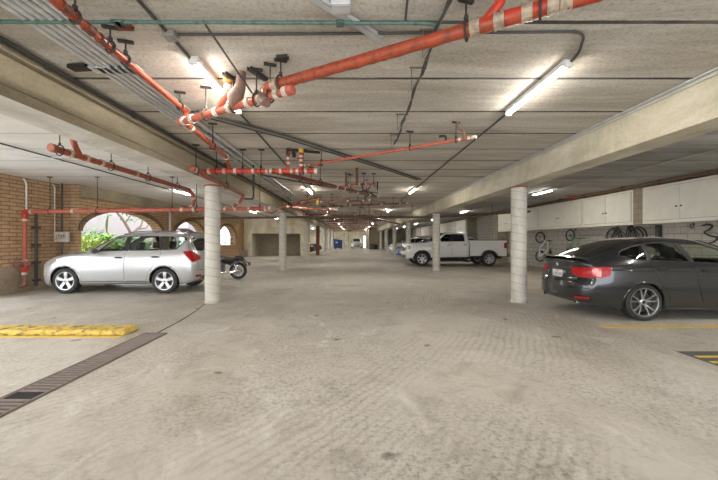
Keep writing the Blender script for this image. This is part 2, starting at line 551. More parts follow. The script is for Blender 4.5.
# iron railing bars inside the last arch
rl = thing('window_railing', 'thin iron railing across the farthest small arch in the brick wall', 'railing', (-8.8, 23.0, 1.07))
bm = B(); tube(bm, [(0, -1.6, 0.42), (0, 1.6, 0.42)], 0.025, 6); tube(bm, [(0, -1.6, 0.1), (0, 1.6, 0.1)], 0.02, 6)
obj('rail', bm, M_hanger, rl)
for k in range(9):
    bm = B(); tube(bm, [(0, -1.4 + k * .35, 0), (0, -1.4 + k * .35, .42)], 0.012, 6); obj('bar', bm, M_hanger, rl)

# wall facing us at the end of the left bay, with a recess
bm = B()
box(bm, -10.5, -8.62, 28.7, 29.0, 0, CEIL)
box(bm, -8.62, -4.50, 28.7, 29.0, 1.96, CEIL)
box(bm, -4.50, -4.12, 28.7, 29.0, 0, CEIL)
box(bm, -10.5, -4.12, 30.9, 31.1, 0, CEIL)
box(bm, -8.82, -8.62, 29.0, 30.9, 0, CEIL)
box(bm, -4.32, -4.12, 29.0, 30.9, 0, CEIL)
struct('wall_alcove', bm, M_cream)
struct('wall_alcove_back', box(B(), -8.61, -4.33, 30.7, 30.9, 0, CEIL - .2), M_tanblock)
struct('wall_left_far', box(B(), -9.7, -9.42, 27.0, 28.7, 0, CEIL), M_brick)
struct('trim_pilaster', box(B(), -9.42, -9.30, 28.4, 28.7, 0, CEIL), M_brick)
struct('trim_post', box(B(), -4.12, -3.75, 28.6, 29.2, 0, CEIL - .4), simple('orange_lit_wall', (0.52, 0.38, 0.20), 0.8))  # end of the alcove wall; orange light is put into its colour
struct('wall_bay_side', arch_wall(31.1, YF, [(31.8, 37.8, 0, 2.3, 2.8), (38.8, 44.8, 0, 2.3, 2.8), (45.8, 51.8, 0, 2.3, 2.8), (52.8, 58.8, 0, 2.3, 2.8)], -8.6, -8.3), M_whitewall)
bm = B(); box(bm, -10.5, 1.85, YF, YF + .2, 0, CEIL); box(bm, 2.30, 10.0, YF, YF + .2, 0, CEIL); box(bm, 1.85, 2.30, YF, YF + .2, 2.1, CEIL)
struct('wall_back', bm, M_cream)
struct('wall_store', box(B(), 2.35, 4.3, 49.5, YF, 0, CEIL), M_tanblock)
struct('wall_right', box(B(), 9.7, 9.95, YB, YF, 0, CEIL), M_block)
bm = B(); box(bm, 1.86, 2.29, YF + .05, YF + .06, 0.02, 2.09)
dr = struct('door_1', bm, mat_glass('door_glass', (.75, .78, .78)))
bm = B(); tube(bm, [(2.20, YF + .0, .9), (2.20, YF + .0, 1.2)], 0.02, 8)
h_ = obj('door_handle', bm, M_steel, dr)
bm = B()
box(bm, 1.78, 1.85, YF - .08, YF, 0, 2.18); box(bm, 2.30, 2.348, YF - .08, YF, 0, 2.18); box(bm, 1.78, 2.34, YF - .08, YF, 2.11, 2.18)
obj('door_frame', bm, M_hanger_tan, dr)
# partition stubs between parking bays on the right, like the photo's far pilasters
for y0, y1 in ((20.95, 21.3), (26.4, 26.8)):
    struct('trim_pier', box(B(), 9.0, 9.7, y0, y1, 0, CEIL), M_tanblock)
struct('trim_pier', box(B(), 9.02, 9.7, 10.47, 10.82, 1.93, CEIL), M_tanblock)

# ------------------------------------------------------------------ columns
COLY = [7.78, 15.5, 23.3, 31.0, 38.8, 46.5, 54.2]
def column_mesh(h, r=0.170):
    bm = B(); lathe(bm, [(r, 0.0), (r, h)], 28)
    return bm
def column(x, y, h, label, mat=M_column, ring=True):
    t = thing('concrete_column', label, 'column', (x, y, 0), group='round columns along the drive aisle')
    o = obj('shaft', column_mesh(h), mat, t, smooth=True)
    if ring:
        bm = B(); lathe(bm, [(0.175, h - .03), (0.185, h - .027), (0.185, h - .003), (0.175, h - .002)], 28)
        obj('top_ring', bm, M_red if x < 0 else M_orange, t, smooth=True)
    bm = B(); lathe(bm, [(0.19, 0.0), (0.180, 0.02), (0.171, 0.03)], 28)
    obj('base_fillet', bm, M_floor, t, smooth=True)
    return t
ordw = ['nearest', 'second', 'third', 'fourth', 'fifth', 'sixth', 'farthest']
tail = {(-1, 0): 'beside the silver car, front of the left row', (-1, 1): 'behind the motorcycle, second in the left row',
        (-1, 2): 'at the corner of the cream alcove wall, left row', (-1, 3): 'only one painted oxide red, left row',
        (-1, 4): 'just beyond the red column, left row', (-1, 5): 'beside the blue dumpster, left row',
        (-1, 6): 'farthest of the left row, by the back wall',
        (1, 0): 'beside the dark grey hatchback, front of the right row', (1, 1): 'in front of the white pickup, right row',
        (1, 2): 'just beyond the nose of the white pickup, right row', (1, 3): 'beside the blue car, fourth in the right row',
        (1, 4): 'fifth in the right row, beyond the blue car', (1, 5): 'sixth in the right row, before the tan block store',
        (1, 6): 'farthest of the right row against the tan store wall'}
for i, y in enumerate(COLY):
    column(-3.25, y, 2.70, ('oxide red' if i == 3 else 'white') + ' round concrete column ' + tail[(-1, i)], M_column_red if i == 3 else M_column, i != 3)
    if i == 6: continue
    column(3.84, y, 2.67, 'white round concrete column ' + tail[(1, i)])

# ------------------------------------------------------------------ fluorescent battens
def batten(x, y, label, group='fluorescent battens under the ceiling'):
    t = thing('fluorescent_light', label, 'ceiling light', (x, y, CEIL), group=group)
    bm = B(); box(bm, -.038, .038, -.62, .62, -.055, 0, 0.006); obj('housing', bm, M_white, t)
    for s in (-1, 1):
        bm = B(); box(bm, -.036, .036, s * .62 - .02, s * .62 + .02, -.085, -.05, 0.004); obj('end_cap', bm, M_white, t)
    bm = B(); tube(bm, [(0, -.60, 0), (0, .60, 0)], 0.031, 16)
    for v in bm.verts: v.co.z = -.0555 + min(0, v.co.z) * .75
    bmesh.ops.remove_doubles(bm, verts=bm.verts, dist=.0003)
    obj('tube', bm, M_tube, t, smooth=True)
    return t
rowtxt = ['nearest row', 'second row back', 'third row back', 'fourth row back', 'fifth row back', 'sixth row back', 'seventh row back', 'last row']
TY = [3.68, 11.5, 19.3, 27.2, 35.0, 42.8, 50.5, 57.0]
b0 = batten(-1.49, 3.76, 'lit fluorescent batten by the orange pipes, left side of the aisle ceiling, nearest row')
for i, y in enumerate(TY):
    if i: dup(b0, (-1.49, y, CEIL), 0, 'lit fluorescent batten on the left side of the aisle ceiling, ' + rowtxt[i])
    dup(b0, (2.05, y if i else 3.82, CEIL), 0, 'lit fluorescent batten on the right side of the aisle ceiling, ' + rowtxt[i])
for i, y in enumerate([11.9, 20.3, 26.4, 34.5, 42.8, 50.5]):  # third left-bay lamp is added to brighten the alcove wall
    dup(b0, (-6.06, y, CEIL), 0, 'lit fluorescent batten in the left parking bay, ' + ['above the silver car', 'midway to the cream alcove wall', 'added to light the cream alcove wall', 'beyond the alcove wall', 'near the dumpster end', 'farthest of the left bay'][i])
for i, y in enumerate([11.9, 20.3, 28.0, 36.0, 44.0, 52.0]):
    dup(b0, (6.72, y, CEIL), 0, 'lit fluorescent batten in the right parking bay, ' + ['before the wall cabinets', 'above the white pickup', 'above the blue car', 'fourth back', 'fifth back', 'farthest of the right bay'][i])
# the same battens go on behind the camera
for x in (-1.49, 2.05, -6.06, 6.72):
    dup(b0, (x, -3.2, CEIL), 0, 'lit fluorescent batten at the open end behind the camera')
dup(b0, (-6.06, 4.1, CEIL), 0, 'lit fluorescent batten over the near left bay')
dup(b0, (-6.06, .9, CEIL), 0, 'unseen fluorescent batten added to brighten the near left bay ceiling')  # unseen lamp added to lift the white left ceiling
dup(b0, (-8.1, 3.0, CEIL), 0, 'unseen fluorescent batten added by the left openings to brighten that bay')  # another added lamp out of view, brightening the left bay
dup(b0, (6.72, 5.1, CEIL), 0, 'unseen fluorescent batten moved in to brighten the right cabinets')  # row lamp shifted forward, out of view, to light the cabinets
dup(b0, (6.72, 1.0, CEIL), 0, 'unseen fluorescent batten added to brighten the near right bay')  # extra lamp out of frame, added for the right bay's brightness

# ------------------------------------------------------------------ outdoors beyond the arches
struct('ground_bounce_terrace', box(B(), -30, -9.45, -12, 8.5, -0.3, 0.0), simple('bounce_white_paving', (.82, .82, .80), .8, vary=.05))  # unseen terrace, whitened to bounce daylight onto the left ceiling
struct('ground_yard', box(B(), -30, -10.5, 31, 66, -0.3, 0.0), M_floor)
struct('ground_path', box(B(), -30, -1.0, YF + .2, 75, -0.3, 0.0), M_floor)
struct('ground_outside', box(B(), -30, -9.0, 10.63, 31, -0.25, 0.55), simple('planting_soil', (0.30, 0.24, 0.17), 0.9))
struct('wall_garden', box(B(), -16.3, -16.0, 8.5, 31, 0.5, 5.4), simple('pale_stucco', (0.36, 0.32, 0.32), 0.85, vary=0.05, vscale=2))

# ------------------------------------------------------------------ wall cabinets on the right
def cabinet(y0, y1, label, splits=2):
    t = thing('wall_cabinet', label, 'cabinet', (9.35, (y0 + y1) / 2, 1.93), group='cream storage cabinets on the right wall')
    d = (y1 - y0) / 2 - .004
    bm = B(); box(bm, -.33, .345, -d, d, 0, 1.13); obj('body', bm, M_offwhite, t)
    w = (2 * d - .14) / splits
    for k in range(splits):
        a = -d + .07 + k * w
        bm = B(); box(bm, -.350, -.331, a + .006, a + w - .006, .10, 1.05, 0.003); dd = obj('door', bm, M_offwhite, t)
        hy = a + w - .07 if k == 0 else a + .07
        bm = B(); lathe(bm, [(0.008, 0), (0.008, .02), (.022, .025), (.024, .04), (.012, .046)], 12, (0, 0, 0), 'X')
        for v in bm.verts: v.co.x = -v.co.x - .35; v.co.y += hy; v.co.z += .45
        obj('knob', bm, M_hanger, dd, smooth=True)
    bm = B(); box(bm, -.332, -.3305, -d + .06, d - .06, .092, 1.058); obj('shadow_gap', bm, M_hanger_tan, t)
    return t
cl = ['cream two-door wall cabinet at the right edge above the dark grey hatchback', 'cream two-door wall cabinet left of the bare pier above the black bicycle',
      'cream two-door wall cabinet above the green bicycle', 'cream two-door wall cabinet behind the near right column']
for (a, b_), l in zip([(8.05, 10.47), (10.82, 13.16), (13.17, 16.30), (16.31, 18.6)], cl): cabinet(a, b_, l)
for i, (a, b_) in enumerate([(18.61, 20.9), (26.85, 29.4), (29.5, 32.1), (32.2, 34.8), (39.6, 44.4), (45.2, 48.0)]):
    cabinet(a, b_, 'cream wall cabinet in the far right bay ' + ['just above the pickup tailgate', 'above the pickup bed', 'above the pickup cab rear window', 'above the pickup cab', 'beyond the pickup cab, past a gap', 'farthest toward the tan store'][i])
cabinet(5.6, 8.04, 'cream wall cabinet beyond the right edge of the frame')

# ------------------------------------------------------------------ floor features
t = thing('trench_drain', 'long dark steel trench drain grate running along the left floor', 'floor drain', (-3.04, 3.4, 0))
bm = B()
box(bm, -.175, -.155, -2.4, 1.78, .0, .012); box(bm, .155, .175, -2.4, 1.78, .0, .012); box(bm, -.175, .175, 1.76, 1.79, 0, .012)
obj('frame', bm, simple('worn_steel_frame', (0.18, 0.15, 0.13), .6, .4), t)
bm = B(); box(bm, -.155, .155, -2.4, 1.76, .0005, .002); obj('channel', bm, M_seam, t)  # flat black sheet stands for the shade under the grate bars
M_grate = simple('grate_iron', (0.26, 0.21, 0.19), 0.6, 0.1)
for k in range(7):
    bm = B(); y0 = -2.39 + k * .592
    for q in range(9):
        yy = y0 + .012 + q * .0655
        if k == 3 and q in (4, 5): continue
        box(bm, -.145, .145, yy, yy + .030, .002, .014)
    for x in (-.15, .135): box(bm, x, x + .012, y0, y0 + .585, .002, .011)
    obj('grate_panel', bm, M_grate, t)

t = thing('concrete_curb', 'low yellow-topped concrete curb lying across the left bay', 'curb', (-6.1, 5.22, 0))
bm = B(); box(bm, -3.04, 2.66, -.17, .17, 0, .085, .03)
for v in bm.verts:
    if v.co.z > .05: v.co += Vector((rnd.gauss(0, .003), rnd.gauss(0, .003), rnd.gauss(0, .002)))
bmesh.ops.subdivide_edges(bm, edges=[e for e in bm.edges if e.calc_length() > 1], cuts=60)
for v in bm.verts: v.co += Vector((0, rnd.gauss(0, .006), rnd.gauss(0, .003) if v.co.z > .04 else 0))
m, nt, p = new_mat('chipped_yellow_curb'); setp(p, rough=.7)
n = noise(nt, 7, 8, coords(nt, (1, 1, 2)), .8); r = ramp(nt, [(.40, (.11, .09, .06)), (.47, (.52, .36, .08)), (.56, (.72, .52, .10)), (.75, (.66, .57, .32))])
nt.links.new(n.outputs['Fac'], r.inputs['Fac']); nt.links.new(r.outputs['Color'], p.inputs['Base Color'])
obj('curb_body', bm, m, t)
bm = B(); box(bm, -3.04, 2.64, -.24, -.172, 0, .004); obj('painted_stripe', bm, M_yellow, t)

m, nt, p = new_mat('worn_yellow_line'); setp(p, rough=.7)
n = noise(nt, 5, 8, coords(nt, (1, 1, 1)), .8); r = ramp(nt, [(.36, (.50, .44, .30)), (.52, (.66, .46, .10))])
nt.links.new(n.outputs['Fac'], r.inputs['Fac']); nt.links.new(r.outputs['Color'], p.inputs['Base Color'])
M_line = m
def line(x0, x1, y0, y1, label):
    o = obj('parking_line', box(B(), x0, x1, y0, y1, 0.0, .003), M_line)
    tag(o, label, 'parking line', 'yellow parking stall lines')
line(4.15, 9.6, 5.52, 5.68, 'worn yellow stall line on the floor in front of the dark grey hatchback')
line(4.2, 9.6, 8.9, 9.0, 'worn yellow stall line behind the dark grey hatchback')
line(4.2, 9.6, 11.9, 12.0, 'worn yellow stall line between the near right column and pickup')
line(4.2, 9.6, 14.6, 14.7, 'worn yellow stall line before the white pickup')
line(4.2, 9.6, 17.4, 17.5, 'worn yellow stall line beside the white pickup wheels')
line(-9.0, -4.3, 11.5, 11.6, 'worn yellow stall line beyond the silver car')
jt = B(); tube(jt, [(-3.03, 5.2, 0), (-3.08, 6.0, .001), (-3.2, 6.9, .001), (-3.33, 7.55, .001)], .008, 6)
struct('floor_joint', jt, M_seam)
t = thing('floor_patch', 'dark asphalt patch with yellow bars at the right edge of the floor', 'floor marking', (5.2, 4.1, 0))
bm = B(); box(bm, -1.02, 2.6, -1.5, .25, 0, .003); obj('patch', bm, simple('dark_asphalt', (.10, .10, .10), .8, bumpy=.4, vscale=15), t)
for k, (a, b_) in enumerate([(-.98, -.14), (-.96, .05)]):
    bm = B(); box(bm, a, 2.6, b_ - .03, b_ + .03, .003, .006); obj('yellow_bar', bm, M_yellow, t)

# ------------------------------------------------------------------ cars
def pchip(xs, ys):
    xs = np.array(xs, float); ys = np.array(ys, float)
    h = np.diff(xs); d = np.diff(ys) / h
    m = np.zeros(len(xs))
    for i in range(1, len(xs) - 1):
        if d[i - 1] * d[i] > 0:
            w1 = 2 * h[i] + h[i - 1]; w2 = h[i] + 2 * h[i - 1]
            m[i] = (w1 + w2) / (w1 / d[i - 1] + w2 / d[i])
    m[0], m[-1] = d[0], d[-1]
    def f(x):
        x = np.clip(x, xs[0], xs[-1])
        i = np.clip(np.searchsorted(xs, x) - 1, 0, len(xs) - 2)
        t = (x - xs[i]) / h[i]
        return ((2*t**3 - 3*t**2 + 1) * ys[i] + (t**3 - 2*t**2 + t) * h[i] * m[i] + (-2*t**3 + 3*t**2) * ys[i+1] + (t**3 - t**2) * h[i] * m[i+1])
    return f

def pt_in(poly, x, y):
    c = False; n = len(poly); j = n - 1
    for i in range(n):
        xi, yi = poly[i]; xj, yj = poly[j]
        if (yi > y) != (yj > y) and x < (xj - xi) * (y - yi) / (yj - yi) + xi: c = not c
        j = i
    return c

def near_pt(poly, x, y):
    best = (1e9, x, y); n = len(poly)
    for i in range(n):
        ax, ay = poly[i]; bx, by = poly[(i + 1) % n]
        dx, dy = bx - ax, by - ay; L = dx * dx + dy * dy
        t = 0 if L == 0 else max(0, min(1, ((x - ax) * dx + (y - ay) * dy) / L))
        px, py = ax + t * dx, ay + t * dy
        d = math.hypot(px - x, py - y)
        if d < best[0]: best = (d, px, py)
    return best

def rpoly(pts, r=0.03, n=3):
    out = []; N = len(pts)
    for i in range(N):
        a = Vector(pts[i - 1]); b = Vector(pts[i]); c = Vector(pts[(i + 1) % N])
        u = (a - b); v = (c - b); ru = min(r, u.length * .4, v.length * .4)
        p0 = b + u.normalized() * ru; p1 = b + v.normalized() * ru
        for k in range(n + 1):
            t = k / n; q = (1 - t) ** 2 * p0 + 2 * t * (1 - t) * b + t * t * p1
            out.append((q.x, q.y))
    return out

class Shell:
    """lofted car body in local axes: x from nose (0) to tail (L), y across, z up"""
    def __init__(s, sp):
        s.sp = sp; s.L = sp['L']; s.W = sp['W'] / 2
        F = lambda k, d=None: pchip(*zip(*(sp[k] if k in sp else d)))
        s.zt = F('zt'); s.zs = F('zs'); s.zb = F('zb', [(0, .2), (s.L, .2)])
        s.wb = F('wb'); s.wt = F('wt'); s.cr = F('cr', [(0, .05), (s.L, .05)])
        s.sw = sp.get('sw', .93)
        s.fp = F('fp', [(0, .05), (.5, 0), (1, .05)]); s.rp = F('rp', [(0, .05), (.5, 0), (1, .05)])
        s.fa, s.ra = sp.get('fa', .30), sp.get('ra', .16)
        s.NV = 44
        s.bm = s.mesh()
        s.bvh = BVHTree.FromBMesh(s.bm)
    def section(s, X):
        w, zb, zs, zt, wt, cr = (float(f(X)) for f in (s.wb, s.zb, s.zs, s.zt, s.wt, s.cr))
        ze = max(zt - cr, zs + .015); zt = max(zt, ze + .005)
        bs = s.sw * w; wt = min(wt, bs - .02)
        H = zs - zb
        tuck = s.sp.get('tuck', .03)
        pts = [(0, zb), (w * .6, zb), (w - .09, zb + .005), (w - tuck, zb + .05), (w - tuck * .5, zb + .22 * H), (w, zb + .48 * H), (w - .003, zb + .70 * H), (w - .02, zb + .88 * H),
               (bs, zs), (bs * .55 + wt * .45 + .012, zs + .5 * (ze - zs)), (wt, ze), (wt - .06, ze + .45 * (zt - ze)), (wt * .6, ze + .86 * (zt - ze)), (wt * .3, zt - .004), (0, zt)]
        P = np.array(pts); d = np.concatenate([[0], np.cumsum(np.hypot(*np.diff(P, axis=0).T))])
        t = np.linspace(0, d[-1], s.NV)
        # keep fixed sharing of samples between body and greenhouse so rings line up
        k = 8; tb = np.linspace(0, d[k], int(s.NV * .52)); tt = np.linspace(d[k], d[-1], s.NV - int(s.NV * .52) + 1)[1:]
        t = np.concatenate([tb, tt])
        return np.stack([pchip(d, P[:, 0])(t), pchip(d, P[:, 1])(t)], 1)
    def warp(s, x0, y, z):
        """bow the nose and tail and lean their faces"""
        d = .95
        f = s.fa * (abs(y) / s.W) ** 2.6 + float(s.fp(z)); r = s.ra * (abs(y) / s.W) ** 3.2 + float(s.rp(z))
        wf = max(0, 1 - x0 / d) ** 2; wr = max(0, 1 - (s.L - x0) / d) ** 2
        return x0 + f * wf - r * wr
    def mesh(s):
        L = s.L; rr = s.sp.get('round', .09)
        st = [0, .004, .012, .025, .045, .07, .10]
        st = st + list(np.arange(.14, L - .12, s.sp.get('step', .032))) + [L - v for v in st[::-1]]
        bm = B(); rings = []
        def ring(X, shrink=1.0):
            e = max(0, 1 - min(X, L - X) / rr); q = rr * (1 - math.sqrt(max(0, 1 - e * e)))
            sec = s.section(X); zc = (sec[:, 1].max() + sec[:, 1].min()) / 2; hh = (sec[:, 1].max() - sec[:, 1].min()) / 2; w = sec[:, 0].max()
            full = [(y, z) for y, z in sec] + [(-y, z) for y, z in sec[-2:0:-1]]
            out = []
            for y, z in full:
                y2 = y * (1 - q / w) * shrink; z2 = zc + (z - zc) * (1 - q / hh) * shrink
                out.append(bm.verts.new((s.warp(X, y2, z2), y2, z2)))
            return out
        fr = [ring(0, k) for k in (.12, .35, .58, .78, .92)]
        mid = [ring(X) for X in st]
        bk = [ring(L, k) for k in (.92, .78, .58, .35, .12)]
        rings = fr + mid + bk
        for a, b in zip(rings, rings[1:]):
            n = len(a)
            for k in range(n): bm.faces.new((a[k], a[(k + 1) % n], b[(k + 1) % n], b[k]))
        bm.faces.new(rings[0][::-1]); bm.faces.new(rings[-1])
        bmesh.ops.recalc_face_normals(bm, faces=bm.faces)
        bm.normal_update()
        return bm
    def hit(s, a, b, side):
        if side in ('L', 'R'):
            sg = 1 if side == 'L' else -1
            o, d = Vector((a, sg * 3, b)), Vector((0, -sg, 0))
        elif side == 'T': o, d = Vector((a, b, 4)), Vector((0, 0, -1))
        elif side == 'F': o, d = Vector((-3, a, b)), Vector((1, 0, 0))
        else: o, d = Vector((s.L + 3, a, b)), Vector((-1, 0, 0))
        p, n, i, _ = s.bvh.ray_cast(o, d)
        if p is None:
            p, n, i, _ = s.bvh.find_nearest(o + d * (3 - s.W + .03) if side in 'LR' else o + d * 3)
        return p, n
    def patch(s, poly, side, off=.004, thick=.004, cell=.06, maxn=None):
        bm = B()
        vs = [bm.verts.new((p[0], p[1], 0)) for p in poly]
        bm.faces.new(vs)
        xs = [p[0] for p in poly]; ys = [p[1] for p in poly]
        for ax, lo, hi in ((0, min(xs), max(xs)), (1, min(ys), max(ys))):
            n = max(1, int((hi - lo) / cell))
            for k in range(1, n):
                c = Vector((0, 0, 0)); c[ax] = lo + (hi - lo) * k / n
                nn = Vector((0, 0, 0)); nn[ax] = 1
                bmesh.ops.bisect_plane(bm, geom=bm.verts[:] + bm.edges[:] + bm.faces[:], plane_co=c, plane_no=nn)
        bmesh.ops.triangulate(bm, faces=[f for f in bm.faces if len(f.verts) > 4])
        bm.verts.ensure_lookup_table()
        top = {}
        n0 = list(bm.verts); f0 = list(bm.faces)
        nrm = {}
        for v in n0:
            p, n = s.hit(v.co.x, v.co.y, side)
            v.co = p + n * off; nrm[v] = n
        low = {v: bm.verts.new(v.co - nrm[v] * thick) for v in n0}
        for e in list(bm.edges):
            if len(e.link_faces) == 1:
                a, b = e.verts
                try: bm.faces.new((a, b, low[b], low[a]))
                except ValueError: pass
        for f in f0:
            try: bm.faces.new([low[v] for v in f.verts][::-1])
            except ValueError: pass
        bmesh.ops.recalc_face_normals(bm, faces=bm.faces)
        return bm
    def strip(s, pts, side, r=.006, off=.0, closed=False, step=.05, seg=6, bm=None, r2=None):
        q = []
        P = [Vector((p[0], p[1])) for p in pts]
        if closed: P = P + [P[0]]
        for a, b in zip(P, P[1:]):
            n = max(1, int((b - a).length / step))
            q += [a.lerp(b, k / n) for k in range(n)]
        if not closed: q.append(P[-1])
        w = []
        for a in q:
            p, n = s.hit(a.x, a.y, side); w.append(p + n * off)
        bm = bm or B()
        return tube(bm, w, r, seg, closed=closed)
    def cut_top(s, poly, zmin):
        bm = s.bm; xs = [p[0] for p in poly]
        for v in bm.verts:
            if not (min(xs) - .05 < v.co.x < max(xs) + .05 and v.co.z > zmin): continue
            d, px, py = near_pt(poly, v.co.x, v.co.y)
            if d < .024:
                p, n = s.hit(px, py, 'T')
                if abs(p.z - v.co.z) < .06: v.co = p
        bm.normal_update(); dele = []
        for f in bm.faces:
            c = f.calc_center_median()
            if c.z > zmin and f.normal.z > .2 and pt_in(poly, c.x, c.y): dele.append(f)
        bmesh.ops.delete(bm, geom=dele, context='FACES')
    def cut(s, holes, arches):
        """side-view openings (windows) and round wheel openings"""
        bm = s.bm
        polys = [(h, False) for h in holes]
        for (cx, cz, r) in arches:
            polys.append(([(cx + r * math.cos(2 * PI * k / 40), cz + r * math.sin(2 * PI * k / 40)) for k in range(40)], True))
        for poly, arch in polys:
            xs = [p[0] for p in poly]; zs = [p[1] for p in poly]
            bb = (min(xs) - .03, max(xs) + .03, min(zs) - .03, max(zs) + .03)
            for v in bm.verts:
                if not (bb[0] < v.co.x < bb[1] and bb[2] < v.co.z < bb[3]): continue
                if abs(v.co.y) < (s.W - .30 if arch else s.W * .45): continue
                d, px, pz = near_pt(poly, v.co.x, v.co.z)
                if d < .023:
                    p, n = s.hit(px, pz, 'L' if v.co.y > 0 else 'R')
                    if abs(p.y - v.co.y) < .06: v.co = p
            bm.normal_update()
            dele = []
            for f in bm.faces:
                c = f.calc_center_median()
                if not (bb[0] < c.x < bb[1] and bb[2] < c.z < bb[3]): continue
                if abs(c.y) < (s.W - .32 if arch else s.W * .45): continue
                if pt_in(poly, c.x, c.z) and (arch or abs(f.normal.y) > .3): dele.append(f)
            bmesh.ops.delete(bm, geom=dele, context='FACES')

def wheel(parent, x, y, z, R, rim_r, width, sgn, kind, m_rim, brake=True):
    """tyre with a rim child; sgn = outward side"""
    bm = B(); w = width / 2; rr = rim_r
    prof = [(rr, -w * .82), (rr + .012, -w * .95), (rr + (R - rr) * .5, -w * 1.02), (R - .025, -w * .93), (R - .006, -w * .78), (R, -w * .5), (R, w * .5), (R - .006, w * .78),
            (R - .025, w * .93), (rr + (R - rr) * .5, w * 1.02), (rr + .012, w * .95), (rr, w * .82)]
    lathe(bm, prof, 48, axis='Y', closed=False)
    for k in range(-2, 3):
        pass
    tyre = obj('wheel', bm, M_rubber, parent, smooth=True, loc=(x, y, z))
    o = sgn
    bm = B()
    lathe(bm, [(rr - .012, -w * .85), (rr + .004, -w * .84), (rr + .004, w * .86), (rr + .001, w * .92), (rr - .012, w * .9), (rr - .022, w * .7), (rr - .03, -w * .6)], 48, axis='Y', closed=False)
    def spoke(a, r0, r1, w0, w1, d0, d1, th=.022, skew=0.0):
        ca, sa = math.cos(a), math.sin(a)
        ring = []
        for (r, ww, d, sk) in ((r0, w0, d0, 0), ((r0 + r1) / 2, (w0 + w1) / 2, d0 * .35 + d1 * .65 + .006, skew * .5), (r1, w1, d1, skew)):
            q = []
            for (tt, yy) in ((-ww, d), (-ww * .7, d + .008), (ww * .7, d + .008), (ww, d), (ww * .8, d - th), (-ww * .8, d - th)):
                t2 = tt + sk
                q.append(bm.verts.new((r * ca - t2 * sa, yy, r * sa + t2 * ca)))
            ring.append(q)
        for a_, b_ in zip(ring, ring[1:]):
            for k in range(6): bm.faces.new((a_[k], a_[(k + 1) % 6], b_[(k + 1) % 6], b_[k]))
        bm.faces.new(ring[0][::-1]); bm.faces.new(ring[-1])
    face = w * .62
    if kind == 'double5':
        for k in range(5):
            a = 2 * PI * k / 5 + .3
            for q in (-1, 1): spoke(a + q * .10, .05, rr - .012, .013, .013, face - .015, face + .012, skew=q * .032)
    elif kind == 'star5':
        for k in range(5):
            a = 2 * PI * k / 5 + PI / 2; spoke(a, .05, rr - .012, .036, .050, face - .005, face + .008)
    elif kind == 'six':
        for k in range(6):
            a = 2 * PI * k / 6 + PI / 2; spoke(a, .05, rr - .012, .040, .034, face - .01, face + .012)
    else:
        for k in range(10):
            a = 2 * PI * k / 10; spoke(a, .05, rr - .012, .018, .014, face - .01, face + .01)
    lathe(bm, [(.062, face - .05), (.064, face + .004), (.05, face + .012), (.02, face + .014)], 20, axis='Y')
    for v in bm.verts: v.co.y *= o
    rim = obj('rim', bm, m_rim, tyre, smooth=True, sharp=.5)
    if brake:
        bm = B(); lathe(bm, [(.05, 0), (rr * .72, 0), (rr * .72, .02), (.05, .02)], 24, axis='Y')
        obj('brake_disc', bm, simple('dark_brake_iron', (.06, .058, .055), .5, .5), tyre)
    bm = B(); lathe(bm, [(.028, face + .013), (.028, face + .019), (.01, face + .021)], 14, axis='Y')
    for v in bm.verts: v.co.y *= o
    obj('hub_cap', bm, M_black if kind == 'double5' else M_alloy_dark, tyre, smooth=True)
    return tyre

def seat(parent, x, y, z):
    bm = B()
    box(bm, x - .22, x + .26, y - .24, y + .24, z, z + .14, .04)
    m = Matrix.Translation((x + .27, y, z + .1)) @ Matrix.Rotation(.22, 4, 'Y')
    box(bm, -.06, .07, -.23, .23, 0, .58, .05, m)
    box(bm, -.045, .05, -.13, .13, .60, .80, .04, m)
    obj('seat', bm, M_seat, parent, smooth=True)

def paint(name, col, metal=.55, rough=.32, coat=1.0, vary=.03):
    if name in MATS: return MATS[name]
    m, nt, p = new_mat(name)
    setp(p, rough=rough, metal=metal, spec=.5, coat=coat, coatr=.04)
    n = noise(nt, 600, 2, coords(nt)); r = ramp(nt, [(.3, tuple(c * (1 - vary) for c in col)), (.7, tuple(min(1, c * (1 + vary)) for c in col))])
    nt.links.new(n.outputs['Fac'], r.inputs['Fac']); nt.links.new(r.outputs['Color'], p.inputs['Base Color'])
    MATS[name] = m
    return m

M_glass_clear = mat_glass('car_glass_clear', (.95, .98, .95))
M_glass_tint = mat_glass('car_glass_tinted', (.66, .69, .68))
M_glass_dark = simple('dark_glass', (.012, .013, .014), .04, 0, .9, vary=0)
m, nt, p = new_mat('red_lamp_lens'); setp(p, rough=.3, spec=.3, coat=.1)
n = noise(nt, 30, 2, coords(nt)); r = ramp(nt, [(.35, (.30, .006, .008)), (.65, (.50, .012, .014))]); nt.links.new(n.outputs['Fac'], r.inputs['Fac']); nt.links.new(r.outputs['Color'], p.inputs['Base Color'])
M_lens_red = m
M_lens_clear = simple('clear_lamp_lens', (.62, .63, .64), .08, .5, .8, coat=1, vary=.2, vscale=25)
M_lens_pink = simple('pale_red_lens_band', (.62, .12, .11), .15, .1, .6, coat=1, vary=.1, vscale=25)
M_grey_plastic = simple('grey_plastic_trim', (.11, .11, .115), .5)

def text_mesh(txt, size):
    cu = bpy.data.curves.new('t', 'FONT'); cu.body = txt; cu.size = size; cu.extrude = .0008; cu.align_x = 'CENTER'; cu.align_y = 'CENTER'
    o = bpy.data.objects.new('t', cu); C.objects.link(o)
    dg = bpy.context.evaluated_depsgraph_get(); me = bpy.data.meshes.new_from_object(o.evaluated_get(dg))
    bm = B(); bm.from_mesh(me)
    bpy.data.objects.remove(o); bpy.data.curves.remove(cu)
    return bm

